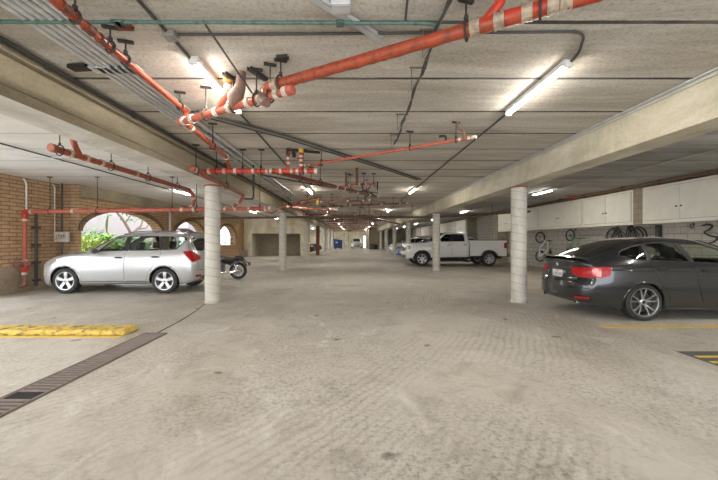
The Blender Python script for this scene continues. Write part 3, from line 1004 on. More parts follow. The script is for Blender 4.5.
def build_car(name, label, loc, rotz, sp, body_mat, group=None):
    root = thing(name, label, sp.get('cat', 'car'), loc, rotz, group)
    S = Shell(sp); W = S.W; L = S.L
    near = sp.get('detail', 2)
    R = sp['R']; ax = sp['axles']
    glass = sp.get('glass', {})
    sidewins = sp['windows']
    # patches and trims first (they read the uncut shell)
    parts = []
    def P(nm, bm, mt, par=root, smooth=True, sharp=.7): return obj(nm, bm, mt, par, smooth=smooth, sharp=sharp)
    for side, sg in (('L', 1), ('R', -1)):
        for i, w in enumerate(sidewins):
            gm = sp['win_mats'][i]
            g = P('side_window', S.patch(rpoly(w, .035), side, -.002 if sp.get('open', [False] * 9)[i] else .004, .004), gm)
            if near: P('window_seal', S.strip(rpoly(w, .035), side, .011, .002, closed=True), sp.get('seal_mat', M_black), g)
        if 'pillar' in sp:
            for q in sp['pillar']: P('pillar_cover', S.patch(rpoly(q, .01, 1), side, .003, .006), M_black)
        for i, dpoly in enumerate(sp.get('doors', [])):
            dp = rpoly(dpoly, .06)
            d = P('door', S.patch(dp, side, .0045, .004, .05), body_mat)
            P('door_gap', S.strip(dp, side, .0042, .0005, closed=True, seg=5), M_seam, d)
            hx, hz = sp['handles'][i]
            p_, n_ = S.hit(hx, hz, side)
            bm = B(); tube(bm, [p_ + Vector((-.10, sg * .002, 0)), p_ + Vector((-.085, sg * .04, 0)), p_ + Vector((.085, sg * .04, 0)), p_ + Vector((.10, sg * .002, 0))], .013, 8, bend=.02)
            P('door_handle', bm, sp.get('handle_mat', body_mat), d)
            bm = S.patch([(hx - .075, hz - .022), (hx + .075, hz - .022), (hx + .075, hz + .022), (hx - .075, hz + .022)], side, .006, .002)
            P('handle_recess', bm, M_black, d)
        for q in sp.get('crease', []): P('crease_line', S.strip(q, side, sp.get('crease_r', .007), .0, seg=8), body_mat)
        for q in sp.get('side_trim', []): P('side_trim', S.patch(rpoly(q, .012, 1), side, .014, .016, .08), sp.get('trim_mat', body_mat))
        for q in sp.get('sill', []): P('sill_trim', S.patch(rpoly(q, .012, 1), side, .008, .012, .08), sp.get('sill_mat', M_grey_plastic))
        for q in sp.get('head', []): P('headlight', S.patch(rpoly(q, .03), side, .006, .008, .04), M_lens_clear)
        tl = None
        for q in sp.get('tail', []): tl = P('tail_light', S.patch(rpoly(q, .025), side, .010, .012, .035), M_lens_red)
        for q in sp.get('tail_pale', []): P('lamp_band', S.patch(rpoly(q, .015), side, .013, .005, .03), M_lens_pink, tl)
        # rear-facing half of the lamps
        for q in sp.get('tail_r', []):
            qq = [(sg * a, b) for a, b in q]
            tl2 = P('tail_light', S.patch(rpoly(qq, .02), 'B', .010, .012, .035), M_lens_red)
        for q in sp.get('reflector_r', []): P('reflector', S.patch([(sg * a, b) for a, b in q], 'B', .006, .008), M_lens_red)
        for q in sp.get('head_f', []): P('headlight', S.patch(rpoly([(sg * a, b) for a, b in q], .02), 'F', .008, .01, .035), M_lens_clear)
        if 'fuel' in sp and side == sp.get('fuel_side', 'R'):
            fx, fz = sp['fuel']; c = rpoly([(fx - .09, fz - .07), (fx + .09, fz - .07), (fx + .09, fz + .07), (fx - .09, fz + .07)], .03)
            fl = P('fuel_flap', S.patch(c, side, .003, .003), body_mat); P('flap_gap', S.strip(c, side, .003, .0005, closed=True, seg=5), M_seam, fl)
        # mirror
        if 'mirror' in sp:
            mx_, mz = sp['mirror']; p_, n_ = S.hit(mx_, mz, side)
            bm = B(); bmesh.ops.create_icosphere(bm, subdivisions=3, radius=1)
            for v in bm.verts:
                x_, y_, z_ = v.co
                v.co = Vector((x_ * .085 * (1 if x_ < 0 else .55), y_ * .115, z_ * sp.get('mirror_h', .075))) + p_ + Vector((.02, sg * .15, .03))
            mm = P('wing_mirror', bm, sp.get('mirror_mat', body_mat))
            bm = B(); tube(bm, [p_ - Vector((0, sg * .03, 0)), p_ + Vector((.01, sg * .10, .02))], .022, 8); P('mirror_arm', bm, M_black, mm)
        if 'rail' in sp:
            x0, x1 = sp['rail']; bm = B(); yy = sg * (float(S.wt((x0 + x1) / 2)) - .07)
            pts = []
            for k in range(15):
                xx = x0 + (x1 - x0) * k / 14; p_, n_ = S.hit(xx, yy, 'T')
                pts.append(p_ + Vector((0, 0, .045 if 0 < k < 14 else .0)))
            tube(bm, pts, .016, 8, bend=.05)
            rl_ = P('roof_rail', bm, M_grey_plastic)
            for xx in (x0 + .02, (x0 + x1) / 2, x1 - .02):
                p_, n_ = S.hit(xx, yy, 'T'); bm = B(); box(bm, xx - .05, xx + .05, yy - .018, yy + .018, p_.z - .01, p_.z + .04, .008); P('rail_foot', bm, M_grey_plastic, rl_)
        for a_i, x in enumerate(ax):
            # arch lip, well and wheel
            ra = sp['arch_r']; zc = R - .0
            a0 = math.asin(min(1, (float(S.zb(x)) + .03 - zc) / ra))
            arc = [(x + ra * math.cos(t), zc + ra * math.sin(t)) for t in np.linspace(a0, PI - a0, 26)]
            P('arch_lip', S.strip(arc, side, sp.get('lip', .012), sp.get('lip_off', .0), seg=8), sp.get('lip_mat', body_mat))
            bm = B(); y1 = sg * (W - .035); y0 = sg * (W - .36); prev = None
            for t in np.linspace(a0, PI - a0, 20):
                q = [bm.verts.new((x + (ra + .004) * math.cos(t), yy, zc + (ra + .004) * math.sin(t))) for yy in (y0, y1)]
                if prev: bm.faces.new((prev[0], prev[1], q[1], q[0]))
                prev = q
            lo = [v for v in bm.verts if abs(v.co.y - y0) < 1e-4]
            bm.faces.new(lo)
            P('wheel_well', bm, M_black, smooth=False)
            tw = sp.get('tyre_w', .225)
            wheel(root, x, sg * (W - tw / 2 - sp.get('inset', .02)), R, R, sp['rim'], tw, sg, sp['rim_kind'], sp.get('rim_mat', M_alloy))
    if 'windshield' in sp:
        ws = P('windshield', S.patch(rpoly(sp['windshield'], .08), 'T', .003, .005, .07), sp.get('ws_mat', M_glass_dark))
        if near: P('windshield_seal', S.strip(rpoly(sp['windshield'], .08), 'T', .018, .0, closed=True), M_black, ws)
    if 'rear_window' in sp: P('rear_window', S.patch(rpoly(sp['rear_window'], .08), 'T', .003, .005, .07), M_glass_dark)
    if 'rear_window_b' in sp: P('rear_window', S.patch(rpoly(sp['rear_window_b'], .06), 'B', .004, .006, .06), M_glass_dark)
    for q in sp.get('grille', []): 
        g = P('grille', S.patch(rpoly(q, .03), 'F', .006, .01, .05), M_black)
    for q in sp.get('lower_rear', []): P('rear_valance', S.patch(rpoly(q, .03), 'B', .006, .01, .06), sp.get('valance_mat', M_grey_plastic))
    for q in sp.get('lower_front', []): P('front_valance', S.patch(rpoly(q, .03), 'F', .006, .01, .06), M_grey_plastic)
    for q in sp.get('rear_gaps', []): P('panel_gap', S.strip(q, 'B', .005, .0, seg=5, closed=True), M_seam)
    for q in sp.get('hood_gaps', []): P('hood_gap', S.strip(q, 'T', .004, .0, seg=5), M_seam)
    if 'plate_r' in sp:
        py, pz = 0, sp['plate_r']; p_, n_ = S.hit(py, pz, 'B'); x_ = p_.x + .012
        bm = B(); box(bm, x_ - .03, x_, -.155, .155, pz - .078, pz + .078, .004); pl = P('license_plate', bm, M_white, smooth=False)
        if 'plate_text' in sp:
            tm = text_mesh(sp['plate_text'], .095)
            for v in tm.verts:
                a, b, c = v.co; v.co = Vector((x_ + .001 + c, a, pz - .012 + b))
            obj('plate_characters', tm, simple('plate_blue', (.03, .05, .18), .5), pl)
            tm = text_mesh('California', .034)
            for v in tm.verts:
                a, b, c = v.co; v.co = Vector((x_ + .001 + c, a, pz + .055 + b))
            obj('plate_heading', tm, simple('plate_red', (.55, .03, .03), .5), pl)
    if near and sp.get('interior', True):
        s0 = sp['seats']
        for (x, z) in s0:
            for y in (-.37, .37): seat(root, x, y, z)
        dx, dz = sp['dash']; bm = B(); box(bm, dx - .25, dx + .15, -W + .16, W - .16, dz - .3, dz, .05); obj('dashboard', bm, M_seat, root)
        bm = B(); tube(bm, [Vector((dx + .32 + .07 * math.sin(t), -.37 + .18 * math.cos(t), dz + .0 + .17 * math.sin(t))) for t in np.linspace(0, 2 * PI, 20)[:-1]], .014, 6, closed=True)
        obj('steering_wheel', bm, M_black, root, smooth=True)
        bm = B(); box(bm, dx - .2, sp['cabin_end'], -W + .15, W - .15, .28, .34); obj('cabin_floor', bm, M_seat, root)
    if sp.get('ws_open'): S.cut_top(rpoly(sp['windshield'], .08), .9)
    S.cut([rpoly(w, .035) for w, op in zip(sidewins, sp.get('open', [False] * 9)) if op], [(x, R, sp['arch_r']) for x in ax])
    if sp.get('extra'): sp['extra'](S, root, P)
    obj('body', S.bm, body_mat, root, smooth=True, sharp=1.0)
    return root, S

SUV = dict(cat='car', L=4.42, W=1.82, R=.345, rim=.242, axles=(.86, 3.51), arch_r=.412, tyre_w=.225, rim_kind='star5', lip=.018, lip_off=.0, tuck=.05, sw=.925, cr=[(0, .05), (1.2, .05), (2.2, .07), (4.42, .06)],
    zt=[(0, .95), (.15, 1.01), (.5, 1.07), (1.0, 1.125), (1.27, 1.155), (1.7, 1.39), (2.1, 1.575), (2.5, 1.65), (3.0, 1.675), (3.8, 1.655), (4.25, 1.60), (4.42, 1.57)],
    zs=[(0, .84), (.4, .96), (1.2, 1.07), (2.0, 1.09), (3.0, 1.115), (4.0, 1.14), (4.42, 1.14)],
    zb=[(0, .24), (.3, .20), (1.3, .23), (3.2, .25), (4.1, .26), (4.42, .36)],
    wb=[(0, .86), (.5, .895), (1.0, .91), (2.2, .905), (3.5, .91), (4.1, .895), (4.42, .86)],
    wt=[(0, .60), (.5, .68), (1.25, .66), (1.8, .60), (2.2, .59), (3.2, .60), (4.0, .585), (4.42, .56)],
    fp=[(0, .10), (.3, .03), (.5, .0), (.7, .01), (.85, .07), (1.0, .16)], fa=.30,
    rp=[(0, .12), (.3, .03), (.5, .0), (.75, .02), (1.0, .09), (1.2, .18), (1.4, .30), (1.6, .34)], ra=.17,
    windows=[[(1.70, 1.135), (2.40, 1.15), (2.38, 1.53), (2.12, 1.50), (1.88, 1.33)], [(2.53, 1.155), (3.36, 1.165), (3.27, 1.535), (2.50, 1.54)], [(3.44, 1.17), (3.80, 1.19), (4.02, 1.46), (3.95, 1.51), (3.35, 1.53)]],
    win_mats=[M_glass_clear, M_glass_clear, M_glass_tint], open=[True, True, True],
    pillar=[[(2.415, 1.14), (2.52, 1.14), (2.49, 1.54), (2.395, 1.535)], [(3.375, 1.155), (3.43, 1.155), (3.34, 1.54), (3.285, 1.54)]],
    doors=[[(1.36, 1.05), (1.34, .55), (1.40, .36), (2.44, .36), (2.46, 1.10)], [(2.475, 1.10), (2.455, .36), (3.02, .36), (3.12, .62), (3.38, .90), (3.42, 1.12)]],
    handles=[(2.30, .965), (3.28, .985)], handle_mat=M_black, fuel=(3.75, .98), fuel_side='L',
    side_trim=[[(1.36, .44), (2.42, .44), (2.42, .52), (1.36, .50)], [(2.48, .44), (3.02, .44), (3.06, .53), (2.48, .52)]],
    sill=[[(1.28, .255), (3.09, .27), (3.09, .345), (1.28, .33)]],
    tail=[[(3.99, 1.13), (4.18, 1.14), (4.30, 1.0), (4.33, .90), (4.24, .84), (4.13, .97)]], tail_r=[[(.66, 1.10), (.76, 1.12), (.84, .90), (.80, .84), (.70, .88)]],
    reflector_r=[[(.60, .44), (.78, .44), (.78, .50), (.60, .50)]],
    head=[[(.30, .70), (.32, .83), (.62, .93), (.70, .92), (.52, .78)]], head_f=[[(.45, .68), (.78, .70), (.80, .84), (.48, .78)]],
    grille=[[(-.42, .66), (.42, .66), (.45, .78), (-.45, .78)], [(-.55, .32), (.55, .32), (.5, .50), (-.5, .50)]],
    windshield=[(1.33, -.62), (1.33, .62), (2.10, .50), (2.10, -.50)], ws_mat=M_glass_clear, ws_open=True, rear_window_b=[(-.56, 1.14), (.56, 1.14), (.48, 1.50), (-.48, 1.50)],
    lower_rear=[[(-.62, .33), (.62, .33), (.60, .46), (-.60, .46)]], rear_gaps=[[(-.70, .62), (.70, .62), (.66, 1.12), (.52, 1.56), (-.52, 1.56), (-.66, 1.12)]],
    hood_gaps=[[(.35, .62), (1.25, .70)], [(.35, -.62), (1.25, -.70)]],
    mirror=(1.70, 1.12), mirror_mat=M_grey_plastic, rail=(2.25, 4.0), plate_r=.86,
    seats=[(2.15, .50), (3.05, .52)], dash=(1.62, 1.06), cabin_end=4.1)

def suv_extra(S, root, P):
    for sg in (1, -1):
        bm = B(); tube(bm, [(4.0, sg * .45, .28), (4.35, sg * .45, .26)], .03, 10); 
        if sg == 1: P('exhaust_pipe', bm, M_steel)
    p_, n_ = S.hit(0, 1.02, 'B')
    bm = B(); tube(bm, loop_pts((p_.x + .012, 0, 1.02), .05, 'X', 20), .008, 6, closed=True); P('badge', bm, M_chrome)
    bm = S.patch(rpoly([(3.98, -.50), (4.06, -.54), (4.10, -.50), (4.10, .50), (4.06, .54), (3.98, .50)], .03), 'T', .02, .02); P('spoiler', bm, root_paint)
SUV['extra'] = suv_extra

m_silver = paint('silver_car_paint', (.50, .505, .51), .5, .30)
root_paint = m_silver
build_car('suv', 'silver compact SUV parked side-on in the left bay by the brick wall', (-8.55, 9.84, 0), 0, SUV, m_silver)

GT = dict(cat='car', L=4.82, W=1.83, R=.330, rim=.255, axles=(.83, 3.75), arch_r=.363, tyre_w=.235, rim_kind='double5', rim_mat=simple('graphite_alloy', (.42, .42, .42), .28, .85, vary=.03), lip=.014, tuck=.07, sw=.915,
    cr=[(0, .05), (1.3, .05), (2.3, .075), (4.0, .08), (4.6, .05), (4.82, .04)],
    zt=[(0, .66), (.12, .76), (.6, .90), (1.1, .98), (1.42, 1.035), (1.9, 1.27), (2.3, 1.43), (2.7, 1.495), (3.1, 1.505), (3.5, 1.47), (3.95, 1.36), (4.3, 1.225), (4.58, 1.115), (4.70, 1.085), (4.82, 1.065)],
    zs=[(0, .58), (.5, .78), (1.4, .955), (2.4, 1.0), (3.4, 1.035), (4.0, 1.06), (4.5, 1.03), (4.82, .985)],
    zb=[(0, .20), (.3, .16), (1.2, .17), (3.3, .18), (4.2, .20), (4.82, .27)],
    wb=[(0, .84), (.5, .895), (.9, .91), (2.3, .90), (3.2, .905), (3.8, .915), (4.4, .885), (4.82, .83)],
    wt=[(0, .58), (.6, .66), (1.4, .66), (1.9, .60), (2.4, .57), (3.2, .565), (3.8, .56), (4.3, .60), (4.6, .66), (4.82, .70)],
    fp=[(0, .08), (.3, .0), (.55, .02), (.8, .12)], fa=.36, rp=[(0, .18), (.25, .06), (.45, .0), (.62, .01), (.72, .05), (.9, .075), (1.0, .05), (1.1, .05)], ra=.26, round=.05,
    windows=[[(1.80, .985), (2.80, 1.035), (2.90, 1.375), (2.52, 1.36), (2.22, 1.27), (1.90, 1.08)], [(2.88, 1.04), (3.61, 1.065), (3.53, 1.365), (3.30, 1.39), (2.99, 1.385)], [(3.66, 1.07), (3.96, 1.10), (4.09, 1.15), (4.0, 1.225), (3.80, 1.30), (3.58, 1.355)]],
    win_mats=[M_glass_clear, M_glass_tint, M_glass_tint], open=[True, True, True], seal_mat=M_black,
    pillar=[[(2.81, 1.03), (2.87, 1.03), (2.98, 1.385), (2.91, 1.38)], [(3.60, 1.06), (3.67, 1.06), (3.59, 1.355), (3.52, 1.37)]],
    doors=[[(1.55, .93), (1.48, .60), (1.55, .30), (2.68, .30), (2.80, .62), (2.85, 1.01)], [(2.865, 1.01), (2.815, .62), (2.70, .30), (3.26, .30), (3.36, .55), (3.55, .80), (3.64, 1.04)]],
    handles=[(2.62, .905), (3.42, .93)], crease=[[(1.2, .80), (2.4, .86), (3.4, .89), (4.3, .90)]], crease_r=.008, fuel=(3.98, .93), fuel_side='R',
    sill=[[(1.25, .185), (3.35, .195), (3.35, .25), (1.25, .24)]], sill_mat=None,
    tail=[[(4.32, .955), (4.62, .95), (4.66, .90), (4.64, .78), (4.52, .75), (4.36, .80)]], tail_pale=[[(4.48, .93), (4.60, .93), (4.60, .79), (4.50, .78)]],
    tail_r=[[(.38, .92), (.72, .94), (.80, .94), (.80, .76), (.60, .745), (.42, .80)]], reflector_r=[[(.52, .345), (.76, .365), (.76, .40), (.52, .385)]],
    head=[[(.30, .60), (.62, .72), (.66, .77), (.36, .70)]], head_f=[[(.40, .58), (.74, .60), (.78, .70), (.44, .66)]], grille=[[(-.32, .50), (-.03, .50), (-.03, .68), (-.34, .66)], [(.03, .50), (.32, .50), (.34, .66), (.03, .68)], [(-.5, .22), (.5, .22), (.45, .36), (-.45, .36)]],
    windshield=[(1.48, -.62), (1.48, .62), (2.32, .50), (2.32, -.50)], ws_mat=M_glass_clear, ws_open=True, rear_window=[(3.62, -.48), (3.62, .48), (4.52, .57), (4.52, -.57)],
    lower_rear=[[(-.64, .25), (.64, .25), (.52, .33), (-.52, .33)]],
    rear_gaps=[[(-.62, .66), (.62, .66), (.70, .72), (.70, 1.02), (-.70, 1.02), (-.70, .72)]], mirror=(1.86, .98), plate_r=.765, plate_text='6LMG603',
    seats=[(2.45, .42), (3.3, .45)], dash=(1.85, .98), cabin_end=4.3)
m_grey = paint('dark_grey_car_paint', (.040, .042, .046), .6, .26)
GT['sill_mat'] = m_grey
def gt_extra(S, root, P):
    # lip spoiler, roundel, bumper line, exhaust tips
    bm = B(); prev = []
    pts = []
    for k in range(17):
        y = -.70 + 1.4 * k / 16; p_, n_ = S.hit(4.70 - .10 * (abs(y) / .7) ** 3, y, 'T'); pts.append(p_)
    for p_ in pts:
        q = [bm.verts.new(p_ + Vector(v)) for v in ((-.10, 0, -.004), (-.02, 0, .022), (.06, 0, .034), (.062, 0, .026), (0, 0, .002), (-.02, 0, -.01))]
        if prev:
            for k in range(6): bm.faces.new((prev[k], prev[(k + 1) % 6], q[(k + 1) % 6], q[k]))
        else: bm.faces.new(q)
        prev = q
    bm.faces.new(prev[::-1])
    P('spoiler', bm, simple('gloss_black', (.015, .015, .016), .12))
    p_, n_ = S.hit(0, .955, 'B')
    bm = B(); lathe(bm, [(.041, 0), (.041, .006), (.030, .008)], 24, (p_.x, 0, .955), 'X'); bd = P('badge', bm, simple('badge_silver', (.5, .5, .52), .2, .8), smooth=False)
    for k in range(4):
        bm = B(); c = bm.verts.new((p_.x + .010, 0, .955)); a = [bm.verts.new((p_.x + .010, .029 * math.cos(t), .955 + .029 * math.sin(t))) for t in np.linspace(k * PI / 2, (k + 1) * PI / 2, 7)]
        for u, v in zip(a, a[1:]): bm.faces.new((c, u, v))
        P('badge_quarter', bm, M_white if k % 2 else simple('badge_blue', (.05, .2, .5), .3), bd, smooth=False)
    for sg in (1, -1):
        bm = B(); lathe(bm, [(.04, -.18), (.042, .0), (.034, .0), (.032, -.1)], 16, (4.74, sg * .50, .285), 'X'); P('exhaust_pipe', bm, M_chrome)
    tm = text_mesh('335i', .05)
    for v in tm.verts:
        a, b, c = v.co; q, _ = S.hit(.50 + a, .715, 'B'); v.co = Vector((q.x + .004 + c, .50 + a, .715 + b))
    P('lettering', tm, M_chrome, smooth=False)
    bm = S.strip([(-.78, .56), (.78, .56)], 'B', .010, .004); P('bumper_crease', bm, m_grey)
GT['extra'] = gt_extra
# nose toward the right wall, tail toward the aisle
build_car('hatchback', 'dark grey fastback hatchback parked on the right, tail toward the aisle', (4.12 + 4.82, 6.86, 0), PI, GT, m_grey)

TRUCK = dict(cat='truck', L=3.50, W=2.02, R=.40, rim=.26, axles=(.95,), arch_r=.505, tyre_w=.265, rim_kind='six', lip=.022, tuck=.04, sw=.955, inset=.03,
    cr=[(0, .06), (1.5, .06), (2.2, .08), (3.5, .06)],
    zt=[(0, 1.20), (.12, 1.25), (.5, 1.245), (1.2, 1.29), (1.5, 1.33), (1.9, 1.62), (2.25, 1.82), (2.6, 1.865), (3.0, 1.87), (3.4, 1.85), (3.5, 1.83)],
    zs=[(0, 1.10), (.5, 1.15), (1.4, 1.22), (2.2, 1.30), (3.5, 1.31)],
    zb=[(0, .42), (.4, .42), (1.5, .45), (3.5, .48)], wb=[(0, .97), (.5, 1.0), (1.0, 1.01), (3.5, 1.0)], wt=[(0, .80), (1.5, .78), (2.2, .70), (3.5, .70)],
    fp=[(0, .05), (.6, 0), (1.0, .01), (1.2, .04)], fa=.13, rp=[(0, 0), (1.3, 0), (1.8, .04)], ra=.01, round=.05,
    windows=[[(1.92, 1.34), (2.50, 1.35), (2.49, 1.73), (2.28, 1.72), (2.0, 1.50)], [(2.62, 1.35), (3.27, 1.36), (3.25, 1.71), (2.62, 1.74)]],
    win_mats=[M_glass_tint, M_glass_dark], open=[True, False], pillar=[[(2.51, 1.34), (2.61, 1.34), (2.61, 1.74), (2.50, 1.74)]],
    doors=[[(1.56, 1.24), (1.54, .55), (2.54, .55), (2.56, 1.29)], [(2.57, 1.29), (2.56, .55), (3.38, .55), (3.40, 1.29)]], handles=[(2.42, 1.15), (3.27, 1.16)], handle_mat=M_chrome,
    side_trim=[[(1.56, .70), (2.53, .70), (2.53, .76), (1.56, .76)], [(2.58, .70), (3.36, .70), (3.36, .76), (2.58, .76)]], sill=[[(1.5, .42), (3.45, .44), (3.45, .50), (1.5, .48)]],
    head=[[(.10, .90), (.11, 1.10), (.30, 1.12), (.32, .94)]], head_f=[[(.62, .86), (.93, .88), (.93, 1.06), (.62, 1.04)]], grille=[[(-.58, .80), (.58, .80), (.58, 1.06), (-.58, 1.06)]],
    lower_front=[[(-.8, .46), (.8, .46), (.8, .62), (-.8, .62)]], windshield=[(1.58, -.72), (1.58, .72), (2.20, .60), (2.20, -.60)], mirror=(1.86, 1.32), mirror_h=.13,
    hood_gaps=[[(.3, .78), (1.5, .84)], [(.3, -.78), (1.5, -.84)]], seats=[(2.4, .75), (3.0, .77)], dash=(1.85, 1.26), cabin_end=3.3)
m_white_paint = paint('white_truck_paint', (.78, .77, .74), .0, .35)
def truck_extra(S, root, P):
    # pickup bed: hollow box with side walls, wheel openings, tailgate
    x0, x1, zb, zt, W = 3.54, 5.52, .56, 1.40, 1.0
    ra, xa, R = .505, 4.60, .40
    for sg in (1, -1):
        bm = B()
        arc = [(xa + ra * math.cos(t), R + ra * math.sin(t)) for t in np.linspace(math.asin((zb - R) / ra), PI - math.asin((zb - R) / ra), 22)]
        outline = [(x0, zb), (x0, zt), (x1, zt), (x1, zb)] + arc
        v0 = [bm.verts.new((x, sg * (W - (.02 if z > 1.2 else 0)), z)) for x, z in outline]; v1 = [bm.verts.new((x, sg * (W - .10), z)) for x, z in outline]
        bm.faces.new(v0); bm.faces.new(v1[::-1])
        for k in range(len(v0)): bm.faces.new((v0[k], v0[(k + 1) % len(v0)], v1[(k + 1) % len(v0)], v1[k]))
        bmesh.ops.triangulate(bm, faces=[f for f in bm.faces if len(f.verts) > 4])
        bs = P('bed_side', bm, m_white_paint, sharp=.3)
        bm = B(); tube(bm, [Vector((a, sg * (W + .005), b)) for a, b in arc], .024, 8); P('arch_lip', bm, m_white_paint)
        bm = B(); box(bm, x0, x1, sg * (W - .06) - .05, sg * (W - .06) + .05, zt, zt + .025, .006); P('bed_rail_cap', bm, M_black)
        bm = B(); prev = None
        for t in np.linspace(0.1, PI - .1, 18):
            q = [bm.verts.new((xa + ra * math.cos(t), yy, R + ra * math.sin(t))) for yy in (sg * (W - .42), sg * (W - .05))]
            if prev: bm.faces.new((prev[0], prev[1], q[1], q[0]))
            prev = q
        bm.faces.new([v for v in bm.verts if abs(abs(v.co.y) - (W - .42)) < 1e-4])
        P('wheel_well', bm, M_black, smooth=False)
        wheel(root, xa, sg * (W - .15), R, R, .26, .265, sg, 'six', M_alloy)
        bm = B(); box(bm, x1 - .13, x1 + .012, sg * (W - .045) - .055, sg * (W - .045) + .055, .98, 1.28, .012); P('tail_light', bm, M_lens_red)
    bm = B(); box(bm, x0, x1 - .04, -.9, .9, .80, .86); P('bed_floor', bm, M_black)
    bm = B(); box(bm, x0, x0 + .05, -.9, .9, .5, zt); P('bed_front', bm, m_white_paint)
    bm = B(); box(bm, x1 - .06, x1 + .005, -.88, .88, .66, zt, .015); P('tailgate', bm, m_white_paint)
    bm = B(); box(bm, x1 - .02, x1 + .20, -.96, .96, .50, .66, .03); P('rear_bumper', bm, M_grey_plastic)
    bm = B(); box(bm, .9, 5.5, -.45, -.35, .38, .52); box(bm, .9, 5.5, .35, .45, .38, .52); P('chassis', bm, M_black, smooth=False)
    bm = B(); tube(bm, [(xa, -.75, R), (xa, .75, R)], .06, 8); tube(bm, [(.95, -.75, R), (.95, .75, R)], .05, 8); P('axle', bm, M_black)
    bm = B(); tube(bm, [(1.62, .98, .42), (1.62, .98, .36), (3.4, .98, .36), (3.4, .98, .42)], .035, 8); P('step_bar', bm, M_black)
    bm = B(); tube(bm, [(1.62, -.98, .42), (1.62, -.98, .36), (3.4, -.98, .36), (3.4, -.98, .42)], .035, 8); P('step_bar', bm, M_black)
    bm = B(); box(bm, -.03, .22, -.92, .92, .60, .78, .05); P('front_bumper', bm, m_white_paint)
TRUCK['extra'] = truck_extra
build_car('pickup_truck', 'white crew cab pickup truck parked nose-out in the right bay', (2.80, 19.2, 0), 0, TRUCK, m_white_paint)

import copy as _copy
def far(sp, **kw):
    q = dict(sp); q.update(ws_mat=M_glass_dark, ws_open=False, detail=0, step=.07, interior=False, extra=None, open=[False] * 3, win_mats=[M_glass_dark] * 3)
    q.update(kw); return q
m_lightsilver = paint('pale_silver_paint', (.50, .52, .52), .5, .3)
m_blue = paint('blue_car_paint', (.03, .05, .30), .3, .3)
m_darkred = paint('dark_car_paint', (.05, .02, .022), .3, .3)
build_car('suv', 'silver car behind the white pickup, only windshield and hood showing over it', (3.9, 22.6, 0), 0, far(SUV), m_lightsilver)
build_car('hatchback', 'blue car nose-out just past the nose of the white pickup', (3.45, 27.2, 0), 0, far(GT), m_blue)
build_car('suv', 'white car in the right bay just beyond the blue car', (3.65, 33.8, 0), 0, far(SUV), m_white_paint)
build_car('hatchback', 'dark car farther down the right bay beyond the white car', (4.3, 42.0, 0), 0, far(GT), m_grey)
build_car('suv', 'white SUV parked facing us at the far end of the aisle', (.62, 53.8, 0), PI / 2, far(SUV), m_white_paint)
build_car('suv', 'dark red vehicle in the left bay between the alcove corner and red column', (-3.9, 34.0, 0), PI, far(SUV), m_darkred)
build_car('hatchback', 'dark car in the left bay just beyond the red column', (-3.95, 42.4, 0), PI, far(GT), m_grey)

# ------------------------------------------------------------------ pipes and conduits
M_oxide = mat_pipe('oxide_orange_pipe', (0.33, 0.075, 0.038), (0.17, 0.05, 0.03))
M_tan = mat_pipe('tan_grey_coupling', (0.40, 0.32, 0.23), (0.22, 0.17, 0.12))
def locate(pts, p):
    best = (1e9, None, None)
    for a, b in zip(pts, pts[1:]):
        d = b - a; t = max(0, min(1, (p - a).dot(d) / d.length_squared)); q = a + d * t
        if (q - p).length < best[0]: best = ((q - p).length, q, d.normalized())
    return best[1], best[2]

def pipe(name, label, pts, r, mat, coup=(), hang=(), bend=.09, group=None, cat='pipe', cmat=None, rag=0.0, caps=(0, 0), hr=.012, top=CEIL, seg=12, clen=.035, hmat=None):
    O = Vector(pts[0]); P = [Vector(p) - O for p in pts]
    t = thing(name, label, cat, O, group=group)
    bm = B(); tube(bm, P, r, seg, bend=bend, rag=rag, step=.05 if rag else None)
    obj('pipe_length', bm, mat, t, smooth=True, sharp=.9)
    for c in coup:
        q, d = locate(P, Vector(c) - O); bm = B()
        tube(bm, [q - d * clen, q - d * clen * .6, q - d * clen * .6, q + d * clen * .6, q + d * clen * .6, q + d * clen], r * 1.2, seg, radii=[r * 1.3, r * 1.3, r * 1.16, r * 1.16, r * 1.3, r * 1.3])
        obj('coupling', bm, cmat or M_coupling, t, smooth=True, sharp=.5)
    for k, e in enumerate(caps):
        if e:
            a, b = (P[0], P[1]) if k == 0 else (P[-1], P[-2]); d = (a - b).normalized(); bm = B()
            tube(bm, [a - d * .05, a + d * .01, a + d * .02], r * 1.25, seg, radii=[r * 1.25, r * 1.25, r * .9]); obj('end_cap', bm, mat if e == 1 else M_coupling, t, smooth=True, sharp=.5)
    for h in hang:
        ang = 0.3
        q, d = locate(P, Vector(h) - O)
        zt = top - O.z
        bm = B()
        a = d.cross(Vector((0, 0, 1))).normalized() if abs(d.z) < .95 else Vector((1, 0, 0)); b_ = a.cross(d)
        lp = [q + (a * math.cos(x) * r * 1.25 + b_ * math.sin(x) * r * 1.55 * (1 if b_.z > 0 else -1)) for x in np.linspace(0, 2 * PI, 15)[:-1]]
        tube(bm, lp, .009, 6, closed=True)
        tube(bm, [(q.x, q.y, q.z + r * 1.4), (q.x, q.y, zt - .005)], hr * .6, 6)
        tube(bm, [(q.x, q.y, q.z + r * 1.5), (q.x, q.y, q.z + r * 1.5 + .035)], hr * 1.4, 6)
        m_ = Matrix.Translation((q.x, q.y, zt - .022)) @ Matrix.Rotation(ang, 4, 'Z')
        box(bm, -.06, .06, -.016, .016, .0, .02, 0, m_)
        obj('hanger', bm, hmat or M_hanger, t)
    return t
def part_tube(t, nm, pts, r, mat, bend=.06, radii=None, seg=12):
    O = t.location; bm = B(); tube(bm, [Vector(p) - O for p in pts], r, seg, bend=0 if radii else bend, radii=radii)
    return obj(nm, bm, mat, t, smooth=True, sharp=.9)
def ring_on(t, c, d, r, mat=None, l=.03):
    c = Vector(c); d = Vector(d).normalized(); part_tube(t, 'coupling', [c - d * l, c + d * l], r * 1.2, mat or M_coupling)

